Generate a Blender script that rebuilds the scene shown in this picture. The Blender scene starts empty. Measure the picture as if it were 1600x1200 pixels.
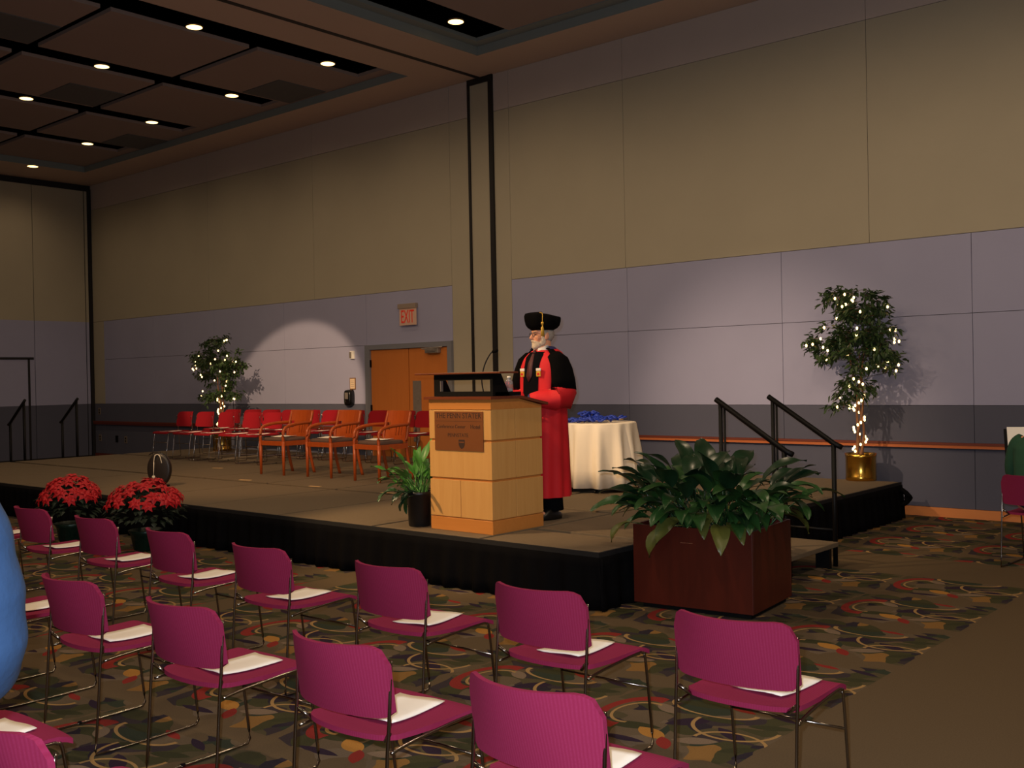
import bpy, bmesh, math, random
from mathutils import Vector, Matrix, Euler
PI = math.pi
R = math.radians
SC = bpy.context.scene
COL = SC.collection

# ------------------------------------------------------------------ camera, light, exposure
def srgb(r, g, b):
    def f(c):
        c /= 255.0
        return c / 12.92 if c <= 0.04045 else ((c + 0.055) / 1.055) ** 2.4
    return (f(r), f(g), f(b), 1.0)

CAM_H = 1.60
yaw, pitch, roll = R(40.938), R(-0.2842), R(1.1125)
_m = Matrix.Rotation(yaw, 3, 'Z') @ Matrix.Rotation(pitch, 3, 'X') @ Matrix.Rotation(roll, 3, 'Y')
RIGHT, FWD, UP = _m.col[0].copy(), _m.col[1].copy(), _m.col[2].copy()
cam_d = bpy.data.cameras.new('camera')
cam_d.sensor_width = 36.0
cam_d.lens = 36.0 * 1626.2 / 1600.0
cam_d.clip_end = 200
cam = bpy.data.objects.new('camera', cam_d)
COL.objects.link(cam)
cam.matrix_world = Matrix(((RIGHT.x, UP.x, -FWD.x, 0), (RIGHT.y, UP.y, -FWD.y, 0), (RIGHT.z, UP.z, -FWD.z, CAM_H), (0, 0, 0, 1)))
SC.camera = cam

w = bpy.data.worlds.new('world'); SC.world = w; w.use_nodes = True
w.node_tree.nodes['Background'].inputs[0].default_value = (0.10, 0.07, 0.05, 1)
w.node_tree.nodes['Background'].inputs[1].default_value = 0.1
SC.view_settings.view_transform = 'Standard'
SC.view_settings.look = 'None'
SC.view_settings.gamma = 1.0
SC.view_settings.use_curve_mapping = False
SC.view_settings.exposure = 0.0

WARM = (1.0, 0.74, 0.48)
def spot_light(name, loc, target, watts, half_deg, blend, color, radius=0.06):
    d = bpy.data.lights.new(name, 'SPOT')
    d.energy = watts; d.spot_size = R(2 * half_deg); d.spot_blend = blend; d.color = color; d.shadow_soft_size = radius
    o = bpy.data.objects.new(name, d); COL.objects.link(o)
    o.location = loc
    o.rotation_euler = (Vector(target) - Vector(loc)).to_track_quat('-Z', 'Y').to_euler()
    return o
def point_light(name, loc, watts, color, radius):
    d = bpy.data.lights.new(name, 'POINT'); d.energy = watts; d.color = color; d.shadow_soft_size = radius
    o = bpy.data.objects.new(name, d); COL.objects.link(o); o.location = loc
    return o
# the hall's stage spots hang from the ceiling over the audience
spot_light('stage_spot_light', (-6.8, 0.9, 5.9), (-15.35, 11.66, 0.95), 5200, 6.9, 0.20, (1.0, 0.70, 0.42), 0.05)
spot_light('stage_spot_light', (-7.6, 2.4, 5.9), (-6.0, 11.4, 0.9), 2300, 13.0, 1.0, (1.0, 0.74, 0.50), 0.05)
spot_light('stage_spot_light', (-9.2, 1.0, 5.9), (-6.2, 6.4, 0.9), 2000, 13.0, 0.6, (1.0, 0.66, 0.34), 0.06)
spot_light('stage_spot_light', (-8.6, 1.6, 5.9), (-11.0, 8.6, 0.6), 1100, 18.0, 0.8, (1.0, 0.60, 0.30), 0.06)
# the flash of the camera, just above the lens and to its left
spot_light('camera_flash', (-0.05, -0.02, CAM_H + 0.07), Vector((0, 0, CAM_H)) + FWD * 10, 640, 42, 0.5, (0.80, 0.88, 1.0), 0.015)
SC.cycles.max_bounces = 6
SC.cycles.diffuse_bounces = 3
SC.cycles.glossy_bounces = 3

# ------------------------------------------------------------------ materials
MATS = {}
def mat(name, rgb, rough=0.6, metal=0.0, var=0.0, scale=8.0, bump=0.0, bscale=120.0, emit=None, estr=0.0, spec=None, stretch=None, sheen=0.0, trans=0.0):
    if name in MATS: return MATS[name]
    m = bpy.data.materials.new(name); m.use_nodes = True
    nt = m.node_tree; N = nt.nodes; L = nt.links
    p = N['Principled BSDF']
    c = srgb(*rgb)
    p.inputs['Base Color'].default_value = c
    p.inputs['Roughness'].default_value = rough
    p.inputs['Metallic'].default_value = metal
    if spec is not None: p.inputs['Specular IOR Level'].default_value = spec
    if sheen: p.inputs['Sheen Weight'].default_value = sheen
    if trans: p.inputs['Transmission Weight'].default_value = trans
    if var or bump:
        tc = N.new('ShaderNodeTexCoord'); mp = N.new('ShaderNodeMapping')
        L.new(tc.outputs['Object'], mp.inputs[0])
        if stretch: mp.inputs['Scale'].default_value = stretch
        if var:
            n = N.new('ShaderNodeTexNoise'); n.inputs['Scale'].default_value = scale; n.inputs['Detail'].default_value = 5
            L.new(mp.outputs[0], n.inputs['Vector'])
            mx = N.new('ShaderNodeMix'); mx.data_type = 'RGBA'
            mx.inputs[6].default_value = tuple(max(0, v * (1 - var)) for v in c[:3]) + (1,)
            mx.inputs[7].default_value = tuple(min(1, v * (1 + var)) for v in c[:3]) + (1,)
            L.new(n.outputs['Fac'], mx.inputs[0]); L.new(mx.outputs[2], p.inputs['Base Color'])
        if bump:
            n2 = N.new('ShaderNodeTexNoise'); n2.inputs['Scale'].default_value = bscale; n2.inputs['Detail'].default_value = 3
            L.new(mp.outputs[0], n2.inputs['Vector'])
            b = N.new('ShaderNodeBump'); b.inputs['Strength'].default_value = bump; b.inputs['Distance'].default_value = 0.01
            L.new(n2.outputs['Fac'], b.inputs['Height']); L.new(b.outputs[0], p.inputs['Normal'])
    if emit:
        p.inputs['Emission Color'].default_value = srgb(*emit); p.inputs['Emission Strength'].default_value = estr
    MATS[name] = m
    return m

class NT:
    """tiny expression helper for shader maths"""
    def __init__(s, nt): s.nt = nt
    def m(s, op, a, b=None, c=None):
        n = s.nt.nodes.new('ShaderNodeMath'); n.operation = op
        for i, v in enumerate((a, b, c)):
            if v is None: continue
            if isinstance(v, (int, float)): n.inputs[i].default_value = v
            else: s.nt.links.new(v, n.inputs[i])
        return n.outputs[0]
    def mix(s, f, a, b):
        n = s.nt.nodes.new('ShaderNodeMix'); n.data_type = 'RGBA'
        for i, v in ((0, f), (6, a), (7, b)):
            if isinstance(v, (int, float)): n.inputs[i].default_value = v
            elif isinstance(v, tuple): n.inputs[i].default_value = v
            else: s.nt.links.new(v, n.inputs[i])
        return n.outputs[2]

def carpet_material():
    m = bpy.data.materials.new('patterned_carpet'); m.use_nodes = True
    nt = m.node_tree; N = nt.nodes; L = nt.links; e = NT(nt)
    p = N['Principled BSDF']; p.inputs['Roughness'].default_value = 0.95; p.inputs['Specular IOR Level'].default_value = 0.1
    geo = N.new('ShaderNodeNewGeometry'); sep = N.new('ShaderNodeSeparateXYZ'); L.new(geo.outputs['Position'], sep.inputs[0])
    X, Y = sep.outputs[0], sep.outputs[1]
    T = 0.94
    u = e.m('FRACT', e.m('DIVIDE', e.m('ADD', X, 3.02), T))          # 0..1 within a repeat, red swoosh at left
    vv = e.m('DIVIDE', e.m('ADD', Y, -6.45), T)
    v = e.m('FRACT', vv)
    # domain warp inside the repeat
    cb = N.new('ShaderNodeCombineXYZ'); L.new(u, cb.inputs[0]); L.new(v, cb.inputs[1])
    nz = N.new('ShaderNodeTexNoise'); nz.inputs['Scale'].default_value = 3.1; nz.inputs['Detail'].default_value = 1; L.new(cb.outputs[0], nz.inputs['Vector'])
    ns = N.new('ShaderNodeSeparateColor'); L.new(nz.outputs['Color'], ns.inputs[0])
    wu = e.m('ADD', u, e.m('MULTIPLY', e.m('SUBTRACT', ns.outputs[0], 0.5), 0.42))
    wv = e.m('ADD', v, e.m('MULTIPLY', e.m('SUBTRACT', ns.outputs[1], 0.5), 0.42))
    cw = N.new('ShaderNodeCombineXYZ'); L.new(e.m('MULTIPLY', wu, 1.0), cw.inputs[0]); L.new(e.m('MULTIPLY', wv, 1.25), cw.inputs[1])
    vo = N.new('ShaderNodeTexVoronoi'); vo.inputs['Scale'].default_value = 6.2; L.new(cw.outputs[0], vo.inputs['Vector'])
    vs = N.new('ShaderNodeSeparateColor'); L.new(vo.outputs['Color'], vs.inputs[0])
    ramp = N.new('ShaderNodeValToRGB'); ramp.color_ramp.interpolation = 'CONSTANT'
    base = srgb(94, 79, 59)
    cols = [(0.0, srgb(66, 64, 42)), (0.16, srgb(98, 84, 66)), (0.30, srgb(58, 50, 52)), (0.40, base), (0.52, srgb(52, 58, 46)),
            (0.66, srgb(132, 98, 54)), (0.71, srgb(80, 72, 52)), (0.82, srgb(108, 48, 40)), (0.86, srgb(106, 92, 76)), (0.95, srgb(46, 40, 48))]
    cr = ramp.color_ramp
    cr.elements[0].position = 0.0; cr.elements[0].color = cols[0][1]
    cr.elements[1].position = cols[1][0]; cr.elements[1].color = cols[1][1]
    for q, cc in cols[2:]:
        el = cr.elements.new(q); el.color = cc
    L.new(vs.outputs[0], ramp.inputs[0])
    col = ramp.outputs[0]
    # golden leaf outlines: thin arcs
    def arc(col, cx, cy, rx, ry, lo, hi, c, side=None):
        dx = e.m('DIVIDE', e.m('SUBTRACT', u, cx), rx); dy = e.m('DIVIDE', e.m('SUBTRACT', v, cy), ry)
        d = e.m('SQRT', e.m('ADD', e.m('MULTIPLY', dx, dx), e.m('MULTIPLY', dy, dy)))
        k = e.m('MULTIPLY', e.m('GREATER_THAN', d, lo), e.m('LESS_THAN', d, hi))
        if side == 'L': k = e.m('MULTIPLY', k, e.m('LESS_THAN', dx, 0.25))
        if side == 'B': k = e.m('MULTIPLY', k, e.m('LESS_THAN', dy, 0.1))
        if side == 'T': k = e.m('MULTIPLY', k, e.m('GREATER_THAN', dy, -0.1))
        if side == 'R': k = e.m('MULTIPLY', k, e.m('GREATER_THAN', dx, -0.2))
        return e.mix(k, col, c)
    GOLD = srgb(158, 126, 80)
    def leafshape(col, cx, cy, ang, ln, wd, c):
        # a pointed leaf: overlap of two circles
        h = ln / 2; off = (h * h - wd * wd / 4) / wd; rad = off + wd / 2
        k = None
        for sg in (-1, 1):
            ox, oy = cx - math.sin(ang) * off * sg, cy + math.cos(ang) * off * sg
            dx = e.m('SUBTRACT', u, ox); dy = e.m('SUBTRACT', v, oy)
            d = e.m('SQRT', e.m('ADD', e.m('MULTIPLY', dx, dx), e.m('MULTIPLY', dy, dy)))
            q = e.m('LESS_THAN', d, rad); k = q if k is None else e.m('MULTIPLY', k, q)
        return e.mix(k, col, c)
    REDC = srgb(132, 46, 40); PUR = srgb(48, 36, 50); OCH = srgb(166, 118, 56); TAN = srgb(122, 104, 86); OLV = srgb(58, 58, 38)
    for (cx, cy, an, ln, wd, c) in ((.30, .34, .3, .30, .10, OLV), (.44, .30, -.4, .20, .10, OCH), (.56, .22, -.9, .17, .07, REDC), (.66, .33, .5, .22, .09, TAN), (.50, .55, .9, .26, .10, PUR), (.62, .66, .2, .24, .07, OLV),
            (.76, .50, -.5, .24, .08, PUR), (.42, .82, .15, .30, .08, OLV), (.62, .86, -.2, .18, .05, REDC), (.86, .70, .4, .22, .07, OLV), (.84, .86, -.3, .20, .05, PUR), (.30, .66, -.6, .18, .08, TAN), (.88, .34, .8, .2, .07, OLV), (.36, .16, .1, .26, .06, PUR)):
        col = leafshape(col, cx, cy, an, ln, wd, c)
    col = arc(col, 0.20, 0.52, 0.14, 0.22, 0.90, 1.25, REDC, 'L')
    col = arc(col, 0.22, 0.52, 0.14, 0.20, 0.80, 0.90, GOLD, 'L')
    col = arc(col, 0.72, 0.62, 0.22, 0.20, 0.93, 1.02, GOLD, 'B')
    col = arc(col, 0.80, 0.40, 0.18, 0.14, 0.92, 1.03, GOLD, 'T')
    col = arc(col, 0.50, 0.80, 0.24, 0.12, 0.91, 1.03, GOLD, 'B')
    # where the motif shows: a soft-cornered patch in each repeat, plain bands between
    def band(val, a, b): return e.m('MULTIPLY', e.m('GREATER_THAN', val, a), e.m('LESS_THAN', val, b))
    edge = e.m('MULTIPLY', e.m('SUBTRACT', ns.outputs[2], 0.5), 0.34)
    mask = e.m('MULTIPLY', band(e.m('ADD', u, edge), 0.02, 0.97), band(e.m('ADD', v, edge), 0.10, 0.94))
    far = e.m('SUBTRACT', 1.0, band(Y, 8.15, 9.0))
    side = e.m('LESS_THAN', X, e.m('ADD', -2.12, e.m('MULTIPLY', e.m('GREATER_THAN', Y, 8.6), 4.0)))
    near = e.m('SUBTRACT', 1.0, band(X, -6.72, -6.40))
    mask = e.m('MULTIPLY', e.m('MULTIPLY', mask, far), e.m('MULTIPLY', side, near))
    col = e.mix(mask, base, col)
    pile = N.new('ShaderNodeTexNoise'); pile.inputs['Scale'].default_value = 160; pile.inputs['Detail'].default_value = 3
    L.new(geo.outputs['Position'], pile.inputs['Vector'])
    hv = e.m('ADD', 0.72, e.m('MULTIPLY', pile.outputs['Fac'], 0.56))
    mul = N.new('ShaderNodeVectorMath'); mul.operation = 'SCALE'; L.new(col, mul.inputs[0]); L.new(hv, mul.inputs[3])
    L.new(mul.outputs[0], p.inputs['Base Color'])
    bp = N.new('ShaderNodeBump'); bp.inputs['Strength'].default_value = 0.3; bp.inputs['Distance'].default_value = 0.004
    L.new(pile.outputs['Fac'], bp.inputs['Height']); L.new(bp.outputs[0], p.inputs['Normal'])
    return m

def ribbed_fabric(name, rgb, rgb2, rough=0.9):
    m = bpy.data.materials.new(name); m.use_nodes = True
    nt = m.node_tree; N = nt.nodes; L = nt.links
    p = N['Principled BSDF']; p.inputs['Roughness'].default_value = rough; p.inputs['Specular IOR Level'].default_value = 0.15
    p.inputs['Sheen Weight'].default_value = 0.12; p.inputs['Sheen Roughness'].default_value = 0.4
    p.inputs['Sheen Tint'].default_value = srgb(*rgb2)
    tc = N.new('ShaderNodeTexCoord')
    wv = N.new('ShaderNodeTexWave'); wv.inputs['Scale'].default_value = 34; wv.inputs['Distortion'].default_value = 1.2; wv.inputs['Detail'].default_value = 2
    L.new(tc.outputs['Object'], wv.inputs['Vector'])
    nz = N.new('ShaderNodeTexNoise'); nz.inputs['Scale'].default_value = 220; L.new(tc.outputs['Object'], nz.inputs['Vector'])
    ad = N.new('ShaderNodeMath'); ad.operation = 'MULTIPLY'; L.new(wv.outputs['Fac'], ad.inputs[0]); L.new(nz.outputs['Fac'], ad.inputs[1])
    mx = N.new('ShaderNodeMix'); mx.data_type = 'RGBA'; mx.inputs[6].default_value = srgb(*rgb); mx.inputs[7].default_value = srgb(*rgb2)
    L.new(ad.outputs[0], mx.inputs[0]); L.new(mx.outputs[2], p.inputs['Base Color'])
    b = N.new('ShaderNodeBump'); b.inputs['Strength'].default_value = 0.12; b.inputs['Distance'].default_value = 0.002
    L.new(ad.outputs[0], b.inputs['Height']); L.new(b.outputs[0], p.inputs['Normal'])
    return m

def wood(name, a, b, rough=0.45, scale=3.0, axis='Z', dist=5.0):
    m = bpy.data.materials.new(name); m.use_nodes = True
    nt = m.node_tree; N = nt.nodes; L = nt.links
    p = N['Principled BSDF']; p.inputs['Roughness'].default_value = rough
    tc = N.new('ShaderNodeTexCoord'); mp = N.new('ShaderNodeMapping'); L.new(tc.outputs['Object'], mp.inputs[0])
    mp.inputs['Scale'].default_value = {'Z': (9, 9, 0.6), 'X': (0.6, 9, 9), 'Y': (9, 0.6, 9)}[axis]
    nz = N.new('ShaderNodeTexNoise'); nz.inputs['Scale'].default_value = scale; nz.inputs['Detail'].default_value = 6; nz.inputs['Distortion'].default_value = 0.6
    L.new(mp.outputs[0], nz.inputs['Vector'])
    mx = N.new('ShaderNodeMix'); mx.data_type = 'RGBA'; mx.inputs[6].default_value = srgb(*a); mx.inputs[7].default_value = srgb(*b)
    L.new(nz.outputs['Fac'], mx.inputs[0]); L.new(mx.outputs[2], p.inputs['Base Color'])
    return m

M_CARPET = carpet_material()
M_BEIGE = mat('beige_wall_fabric', (170, 159, 136), 0.95, var=0.06, scale=1.3, bump=0.12, bscale=260)
M_TAUPE = mat('taupe_wall_fabric', (182, 166, 156), 0.95, var=0.06, scale=1.3, bump=0.12, bscale=260)
M_LBLUE = mat('light_blue_wall_fabric', (158, 156, 180), 0.95, var=0.06, scale=1.5, bump=0.12, bscale=260)
M_DBLUE = mat('slate_blue_wall_fabric', (84, 84, 98), 0.95, var=0.08, scale=1.5, bump=0.12, bscale=260)
M_JOINT = mat('wall_joint', (104, 94, 88), 0.95)
M_SOFFIT = mat('soffit_paint', (196, 170, 150), 0.9, var=0.05, scale=0.8)
M_CPANEL = mat('ceiling_panel_brown', (152, 132, 122), 0.95, var=0.06, scale=1.0)
M_CGREY = mat('ceiling_border_grey', (128, 134, 130), 0.9, var=0.04)
M_VENT = mat('ceiling_vent_grey', (94, 92, 90), 0.9, var=0.04)
M_PLENUM = mat('plenum_black', (4, 4, 4), 0.95, spec=0.0)
M_BLACKM = mat('black_metal', (9, 8, 8), 0.5, var=0.2, scale=20, spec=0.2)
M_BLACKP = mat('black_paint', (9, 8, 8), 0.7, var=0.15, spec=0.15)
M_DARKTRIM = mat('dark_partition_trim', (20, 15, 16), 0.6, var=0.1)
M_CHROME = mat('chrome_rod', (150, 142, 134), 0.18, metal=1.0, var=0.05)
M_CHAIRF = ribbed_fabric('burgundy_chair_fabric', (130, 32, 64), (142, 42, 78))
M_STAGEF = ribbed_fabric('warm_lit_chair_fabric', (130, 16, 26), (140, 22, 32))  # same fabric as the audience chairs, warm stage light painted into its colour
M_PAPER = mat('program_paper', (244, 236, 222), 0.85, var=0.03)
M_INK = mat('print_ink', (120, 112, 104), 0.9)
M_DECK = mat('stage_deck_carpet', (106, 90, 68), 0.95, var=0.16, scale=30, bump=0.2, bscale=300)
M_DECKEDGE = mat('stage_deck_edge', (16, 13, 12), 0.8)
M_SKIRT = mat('black_skirt_cloth', (13, 12, 13), 0.95, var=0.2, scale=6, spec=0.04)
M_LWOOD = wood('maple_lectern_wood', (196, 142, 76), (214, 164, 98), 0.4)
M_LWOODB = wood('lectern_band_wood', (190, 118, 52), (206, 136, 66), 0.4, axis='X')
M_LDARK = wood('lectern_walnut_top', (94, 44, 24), (122, 60, 32), 0.35, axis='X')
M_PLAQUE = mat('bronze_plaque', (128, 74, 36), 0.5, metal=0.25, var=0.08)
M_PLAQUETXT = mat('plaque_lettering', (52, 30, 22), 0.6)
M_CHERRY = wood('cherry_armchair_wood', (158, 66, 24), (188, 88, 34), 0.3)
M_CUSHION = mat('brown_seat_cushion', (96, 72, 60), 0.9, var=0.1, scale=30)
M_PLANTER = wood('mahogany_planter_wood', (62, 20, 12), (88, 30, 18), 0.35, scale=2.0)
M_SOIL = mat('planter_soil', (46, 42, 38), 0.95, var=0.4, scale=40, bump=0.6, bscale=60)
M_BRASS = mat('brass_pot', (212, 164, 70), 0.22, metal=1.0, var=0.06)
M_BARK = mat('ficus_bark', (126, 84, 56), 0.85, var=0.25, scale=25, bump=0.4)
M_FICUS = mat('ficus_leaf', (50, 70, 36), 0.45, var=0.45, scale=9)
M_BULB = mat('string_light_bulb', (255, 230, 180), 0.3, emit=(255, 214, 140), estr=6.0)
M_WIRE = mat('green_wire', (24, 34, 22), 0.6)
M_LEAF1 = mat('broad_leaf_green', (40, 74, 34), 0.34, var=0.35, scale=7)
M_LEAF2 = mat('broad_leaf_dark', (24, 48, 28), 0.3, var=0.35, scale=7)
M_LEAF3 = mat('broad_leaf_yellowing', (84, 88, 38), 0.4, var=0.35, scale=9)
M_LEAF4 = mat('bright_leaf_green', (70, 128, 48), 0.4, var=0.3, scale=8)
M_POIN = mat('poinsettia_red', (190, 14, 26), 0.6, var=0.2, scale=14)
M_POINL = mat('poinsettia_green', (20, 36, 20), 0.6, var=0.35, scale=12)
M_FOIL = mat('green_foil_wrap', (14, 40, 32), 0.35, metal=0.4, var=0.3, scale=14, bump=0.5, bscale=30)
M_CLOTH = mat('white_tablecloth', (238, 222, 196), 0.85, var=0.03)
M_BLUERIB = mat('royal_blue_ribbon', (26, 52, 150), 0.5, var=0.25, scale=18)
M_GOLD = mat('gold_thread', (222, 176, 66), 0.45, metal=0.3, var=0.15)
M_DOORW = wood('door_oak', (190, 108, 46), (204, 122, 56), 0.45, scale=1.4)
M_DOORF = mat('door_frame_grey', (122, 122, 128), 0.5)
M_STEEL = mat('brushed_steel', (142, 132, 122), 0.4, metal=0.35, var=0.25, scale=12)
M_RAILW = wood('wall_rail_wood', (176, 92, 48), (196, 110, 60), 0.4, axis='X')
M_RAILT = wood('wall_rail_dark_top', (96, 40, 26), (116, 50, 32), 0.45, axis='X')
M_BASEW = wood('baseboard_wood', (204, 122, 62), (216, 136, 74), 0.5, axis='X')
M_SKIN = mat('skin', (226, 158, 122), 0.5, var=0.07, scale=14)
M_HAIR = mat('grey_hair', (168, 156, 146), 0.85, var=0.3, scale=90, bump=0.5, bscale=200)
M_BEARD = mat('white_beard', (216, 196, 170), 0.9, var=0.25, scale=90, bump=0.6, bscale=220)
M_DHAIR = mat('dark_brown_hair', (62, 36, 26), 0.7, var=0.3, scale=80, bump=0.5, bscale=200)
M_REDROBE = mat('red_robe_cloth', (206, 18, 30), 0.75, var=0.1, scale=5)
M_VELVET = mat('black_velvet', (11, 10, 10), 0.95, var=0.25, scale=12, spec=0.05)
M_SUIT = mat('dark_suit_cloth', (13, 13, 16), 0.95, spec=0.06, var=0.15, scale=25)
M_HOODBLUE = mat('navy_hood_lining', (22, 30, 86), 0.6, var=0.2)
M_SHIRT = mat('white_shirt', (232, 226, 216), 0.8, var=0.03)
M_TIE = mat('striped_tie', (74, 26, 30), 0.6, var=0.5, scale=60)
M_BLUESHIRT = mat('blue_sweatshirt', (22, 52, 86), 0.9, var=0.12, scale=10, bump=0.3, bscale=30)
M_JEANS = mat('dark_trousers', (34, 36, 48), 0.9, var=0.15, scale=30)
M_GREEN = mat('dark_green_sweater', (34, 74, 50), 0.9, var=0.15, scale=20)
M_SHOE = mat('black_shoe', (14, 13, 13), 0.35)
M_EYE = mat('eye_dark', (40, 26, 20), 0.2)
M_GLASSES = mat('thin_metal_glasses', (58, 46, 40), 0.4, metal=0.3)
M_PLASTIC = mat('clear_bottle_plastic', (226, 226, 232), 0.12, trans=0.75)
M_WHITEP = mat('white_plastic', (226, 220, 210), 0.5)
M_BLACKPL = mat('black_plastic', (12, 12, 13), 0.25)
M_EXITRED = mat('exit_letter_red', (160, 26, 16), 0.5, emit=(220, 50, 24), estr=0.25)
M_EXITFACE = mat('exit_sign_face', (214, 176, 152), 0.4)
M_TAPE = mat('pale_tape', (216, 176, 120), 0.7)
M_LAMP = mat('downlight_lens', (255, 220, 160), 0.4, emit=(255, 206, 128), estr=4.5)
M_LAMPRIM = mat('downlight_rim', (190, 150, 110), 0.3, metal=0.6)
M_POTBLACK = mat('black_plastic_pot', (17, 17, 19), 0.4, var=0.1)
M_DISC = mat('dark_disc_finish', (30, 24, 22), 0.4, var=0.3, scale=6)
M_CORD = mat('pale_cord', (206, 196, 178), 0.7)

# ------------------------------------------------------------------ mesh building helpers
class MB:
    def __init__(s): s.v = []; s.f = []
    def _add(s, vs, fs):
        o = len(s.v); s.v += [tuple(q) for q in vs]; s.f += [tuple(i + o for i in f) for f in fs]; return s
    def box(s, x0, x1, y0, y1, z0, z1):
        v = [(x0, y0, z0), (x1, y0, z0), (x1, y1, z0), (x0, y1, z0), (x0, y0, z1), (x1, y0, z1), (x1, y1, z1), (x0, y1, z1)]
        return s._add(v, [(0, 3, 2, 1), (4, 5, 6, 7), (0, 1, 5, 4), (1, 2, 6, 5), (2, 3, 7, 6), (3, 0, 4, 7)])
    def prism(s, poly, z0, z1):
        n = len(poly)
        v = [(x, y, z0) for x, y in poly] + [(x, y, z1) for x, y in poly]
        f = [tuple(range(n - 1, -1, -1)), tuple(range(n, 2 * n))] + [(i, (i + 1) % n, n + (i + 1) % n, n + i) for i in range(n)]
        return s._add(v, f)
    def prism_x(s, poly, x0, x1):       # polygon in (y, z), extruded along x
        n = len(poly)
        v = [(x0, y, z) for y, z in poly] + [(x1, y, z) for y, z in poly]
        f = [tuple(range(n - 1, -1, -1)), tuple(range(n, 2 * n))] + [(i, (i + 1) % n, n + (i + 1) % n, n + i) for i in range(n)]
        return s._add(v, f)
    def loft(s, rings, cap0=True, cap1=True, close=True):
        n = len(rings[0]); v = [p for r in rings for p in r]; f = []
        for i in range(len(rings) - 1):
            for j in range(n if close else n - 1):
                a, b = i * n + j, i * n + (j + 1) % n
                f.append((a, b, b + n, a + n))
        if cap0: f.append(tuple(range(n - 1, -1, -1)))
        if cap1: f.append(tuple(range((len(rings) - 1) * n, len(rings) * n)))
        return s._add(v, f)
    def lathe(s, prof, n=24, c=(0, 0, 0), cap0=True, cap1=True):
        rings = [[(c[0] + r * math.cos(2 * PI * j / n), c[1] + r * math.sin(2 * PI * j / n), c[2] + z) for j in range(n)] for r, z in prof]
        return s.loft(rings, cap0, cap1)
    def tube(s, path, r, n=8, closed=False, flat=1.0):
        P = [Vector(p) for p in path]; m = len(P); rr = r if isinstance(r, (list, tuple)) else [r] * m
        up = Vector((0, 0, 1)); rings = []
        for i in range(m):
            if closed: t = P[(i + 1) % m] - P[i - 1]
            else: t = P[min(i + 1, m - 1)] - P[max(i - 1, 0)]
            t.normalize()
            a = t.cross(up)
            if a.length < 0.05: a = t.cross(Vector((0, 1, 0)))
            a.normalize(); b = t.cross(a).normalized()
            rings.append([tuple(P[i] + a * (rr[i] * math.cos(2 * PI * j / n)) + b * (rr[i] * flat * math.sin(2 * PI * j / n))) for j in range(n)])
        if closed: rings.append(rings[0]); return s.loft(rings, False, False)
        return s.loft(rings)
    def ellipsoid(s, c, r, n=12, m=8, rot=None):
        v = []; f = []
        for i in range(m + 1):
            th = PI * i / m
            for j in range(n):
                ph = 2 * PI * j / n
                p = Vector((r[0] * math.sin(th) * math.cos(ph), r[1] * math.sin(th) * math.sin(ph), -r[2] * math.cos(th)))
                if rot: p = rot @ p
                v.append((c[0] + p.x, c[1] + p.y, c[2] + p.z))
        for i in range(m):
            for j in range(n):
                a, b = i * n + j, i * n + (j + 1) % n
                f.append((a, b, b + n, a + n))
        return s._add(v, f)
    def capsule(s, p0, p1, r0, r1, n=12):
        p0, p1 = Vector(p0), Vector(p1); t = (p1 - p0).normalized()
        a = t.orthogonal().normalized(); b = t.cross(a)
        rings = []
        def ring(c, r): return [tuple(c + a * (r * math.cos(2 * PI * j / n)) + b * (r * math.sin(2 * PI * j / n))) for j in range(n)]
        for k in (-80, -50, -20): rings.append(ring(p0 + t * (r0 * math.sin(R(k))), r0 * math.cos(R(k))))
        for k in (0.0, 0.33, 0.66, 1.0): rings.append(ring(p0.lerp(p1, k), r0 + (r1 - r0) * k))
        for k in (20, 50, 80): rings.append(ring(p1 + t * (r1 * math.sin(R(k))), r1 * math.cos(R(k))))
        return s.loft(rings)
    def mesh(s, name, smooth=False):
        me = bpy.data.meshes.new(name); me.from_pydata(s.v, [], s.f); me.validate(); me.update()
        bm = bmesh.new(); bm.from_mesh(me); bmesh.ops.recalc_face_normals(bm, faces=bm.faces); bm.to_mesh(me); bm.free()
        if smooth:
            for p in me.polygons: p.use_smooth = True
        return me
    def build(s, name, m, parent=None, smooth=False, bevel=0.0, loc=None):
        me = s.mesh(name, smooth); me.materials.append(m)
        return link(name, me, parent, bevel, loc)

def link(name, me, parent=None, bevel=0.0, loc=None):
    o = bpy.data.objects.new(name, me); COL.objects.link(o)
    if parent: o.parent = parent
    if loc: o.location = loc
    if bevel:
        b = o.modifiers.new('bevel', 'BEVEL'); b.width = bevel; b.segments = 2; b.limit_method = 'ANGLE'; b.angle_limit = R(40)
    return o
def empty(name, loc=(0, 0, 0), rz=0.0):
    o = bpy.data.objects.new(name, None); COL.objects.link(o); o.empty_display_size = 0.1
    o.location = loc; o.rotation_euler = (0, 0, rz); return o
def tag(o, label, cat, group=None, kind=None):
    o['label'] = label; o['category'] = cat
    if group: o['group'] = group
    if kind: o['kind'] = kind
    return o
def struct(o, label=None, cat=None):
    o['kind'] = 'structure'
    if label: o['label'] = label
    if cat: o['category'] = cat
    return o
def copy_tree(o, parent=None):
    c = o.copy(); COL.objects.link(c); c.parent = parent
    for ch in list(o.children): copy_tree(ch, c)
    return c
def text_mesh(body, size, depth, m, name, parent, M, font_shear=0.0):
    cu = bpy.data.curves.new(name, 'FONT'); cu.body = body; cu.size = size; cu.extrude = depth; cu.align_x = 'CENTER'; cu.align_y = 'CENTER'; cu.shear = font_shear
    t = bpy.data.objects.new(name, cu); COL.objects.link(t)
    dg = bpy.context.evaluated_depsgraph_get()
    me = bpy.data.meshes.new_from_object(t.evaluated_get(dg)); me.name = name
    bpy.data.objects.remove(t); bpy.data.curves.remove(cu)
    me.materials.clear(); me.materials.append(m); me.transform(M)
    return link(name, me, parent)
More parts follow.
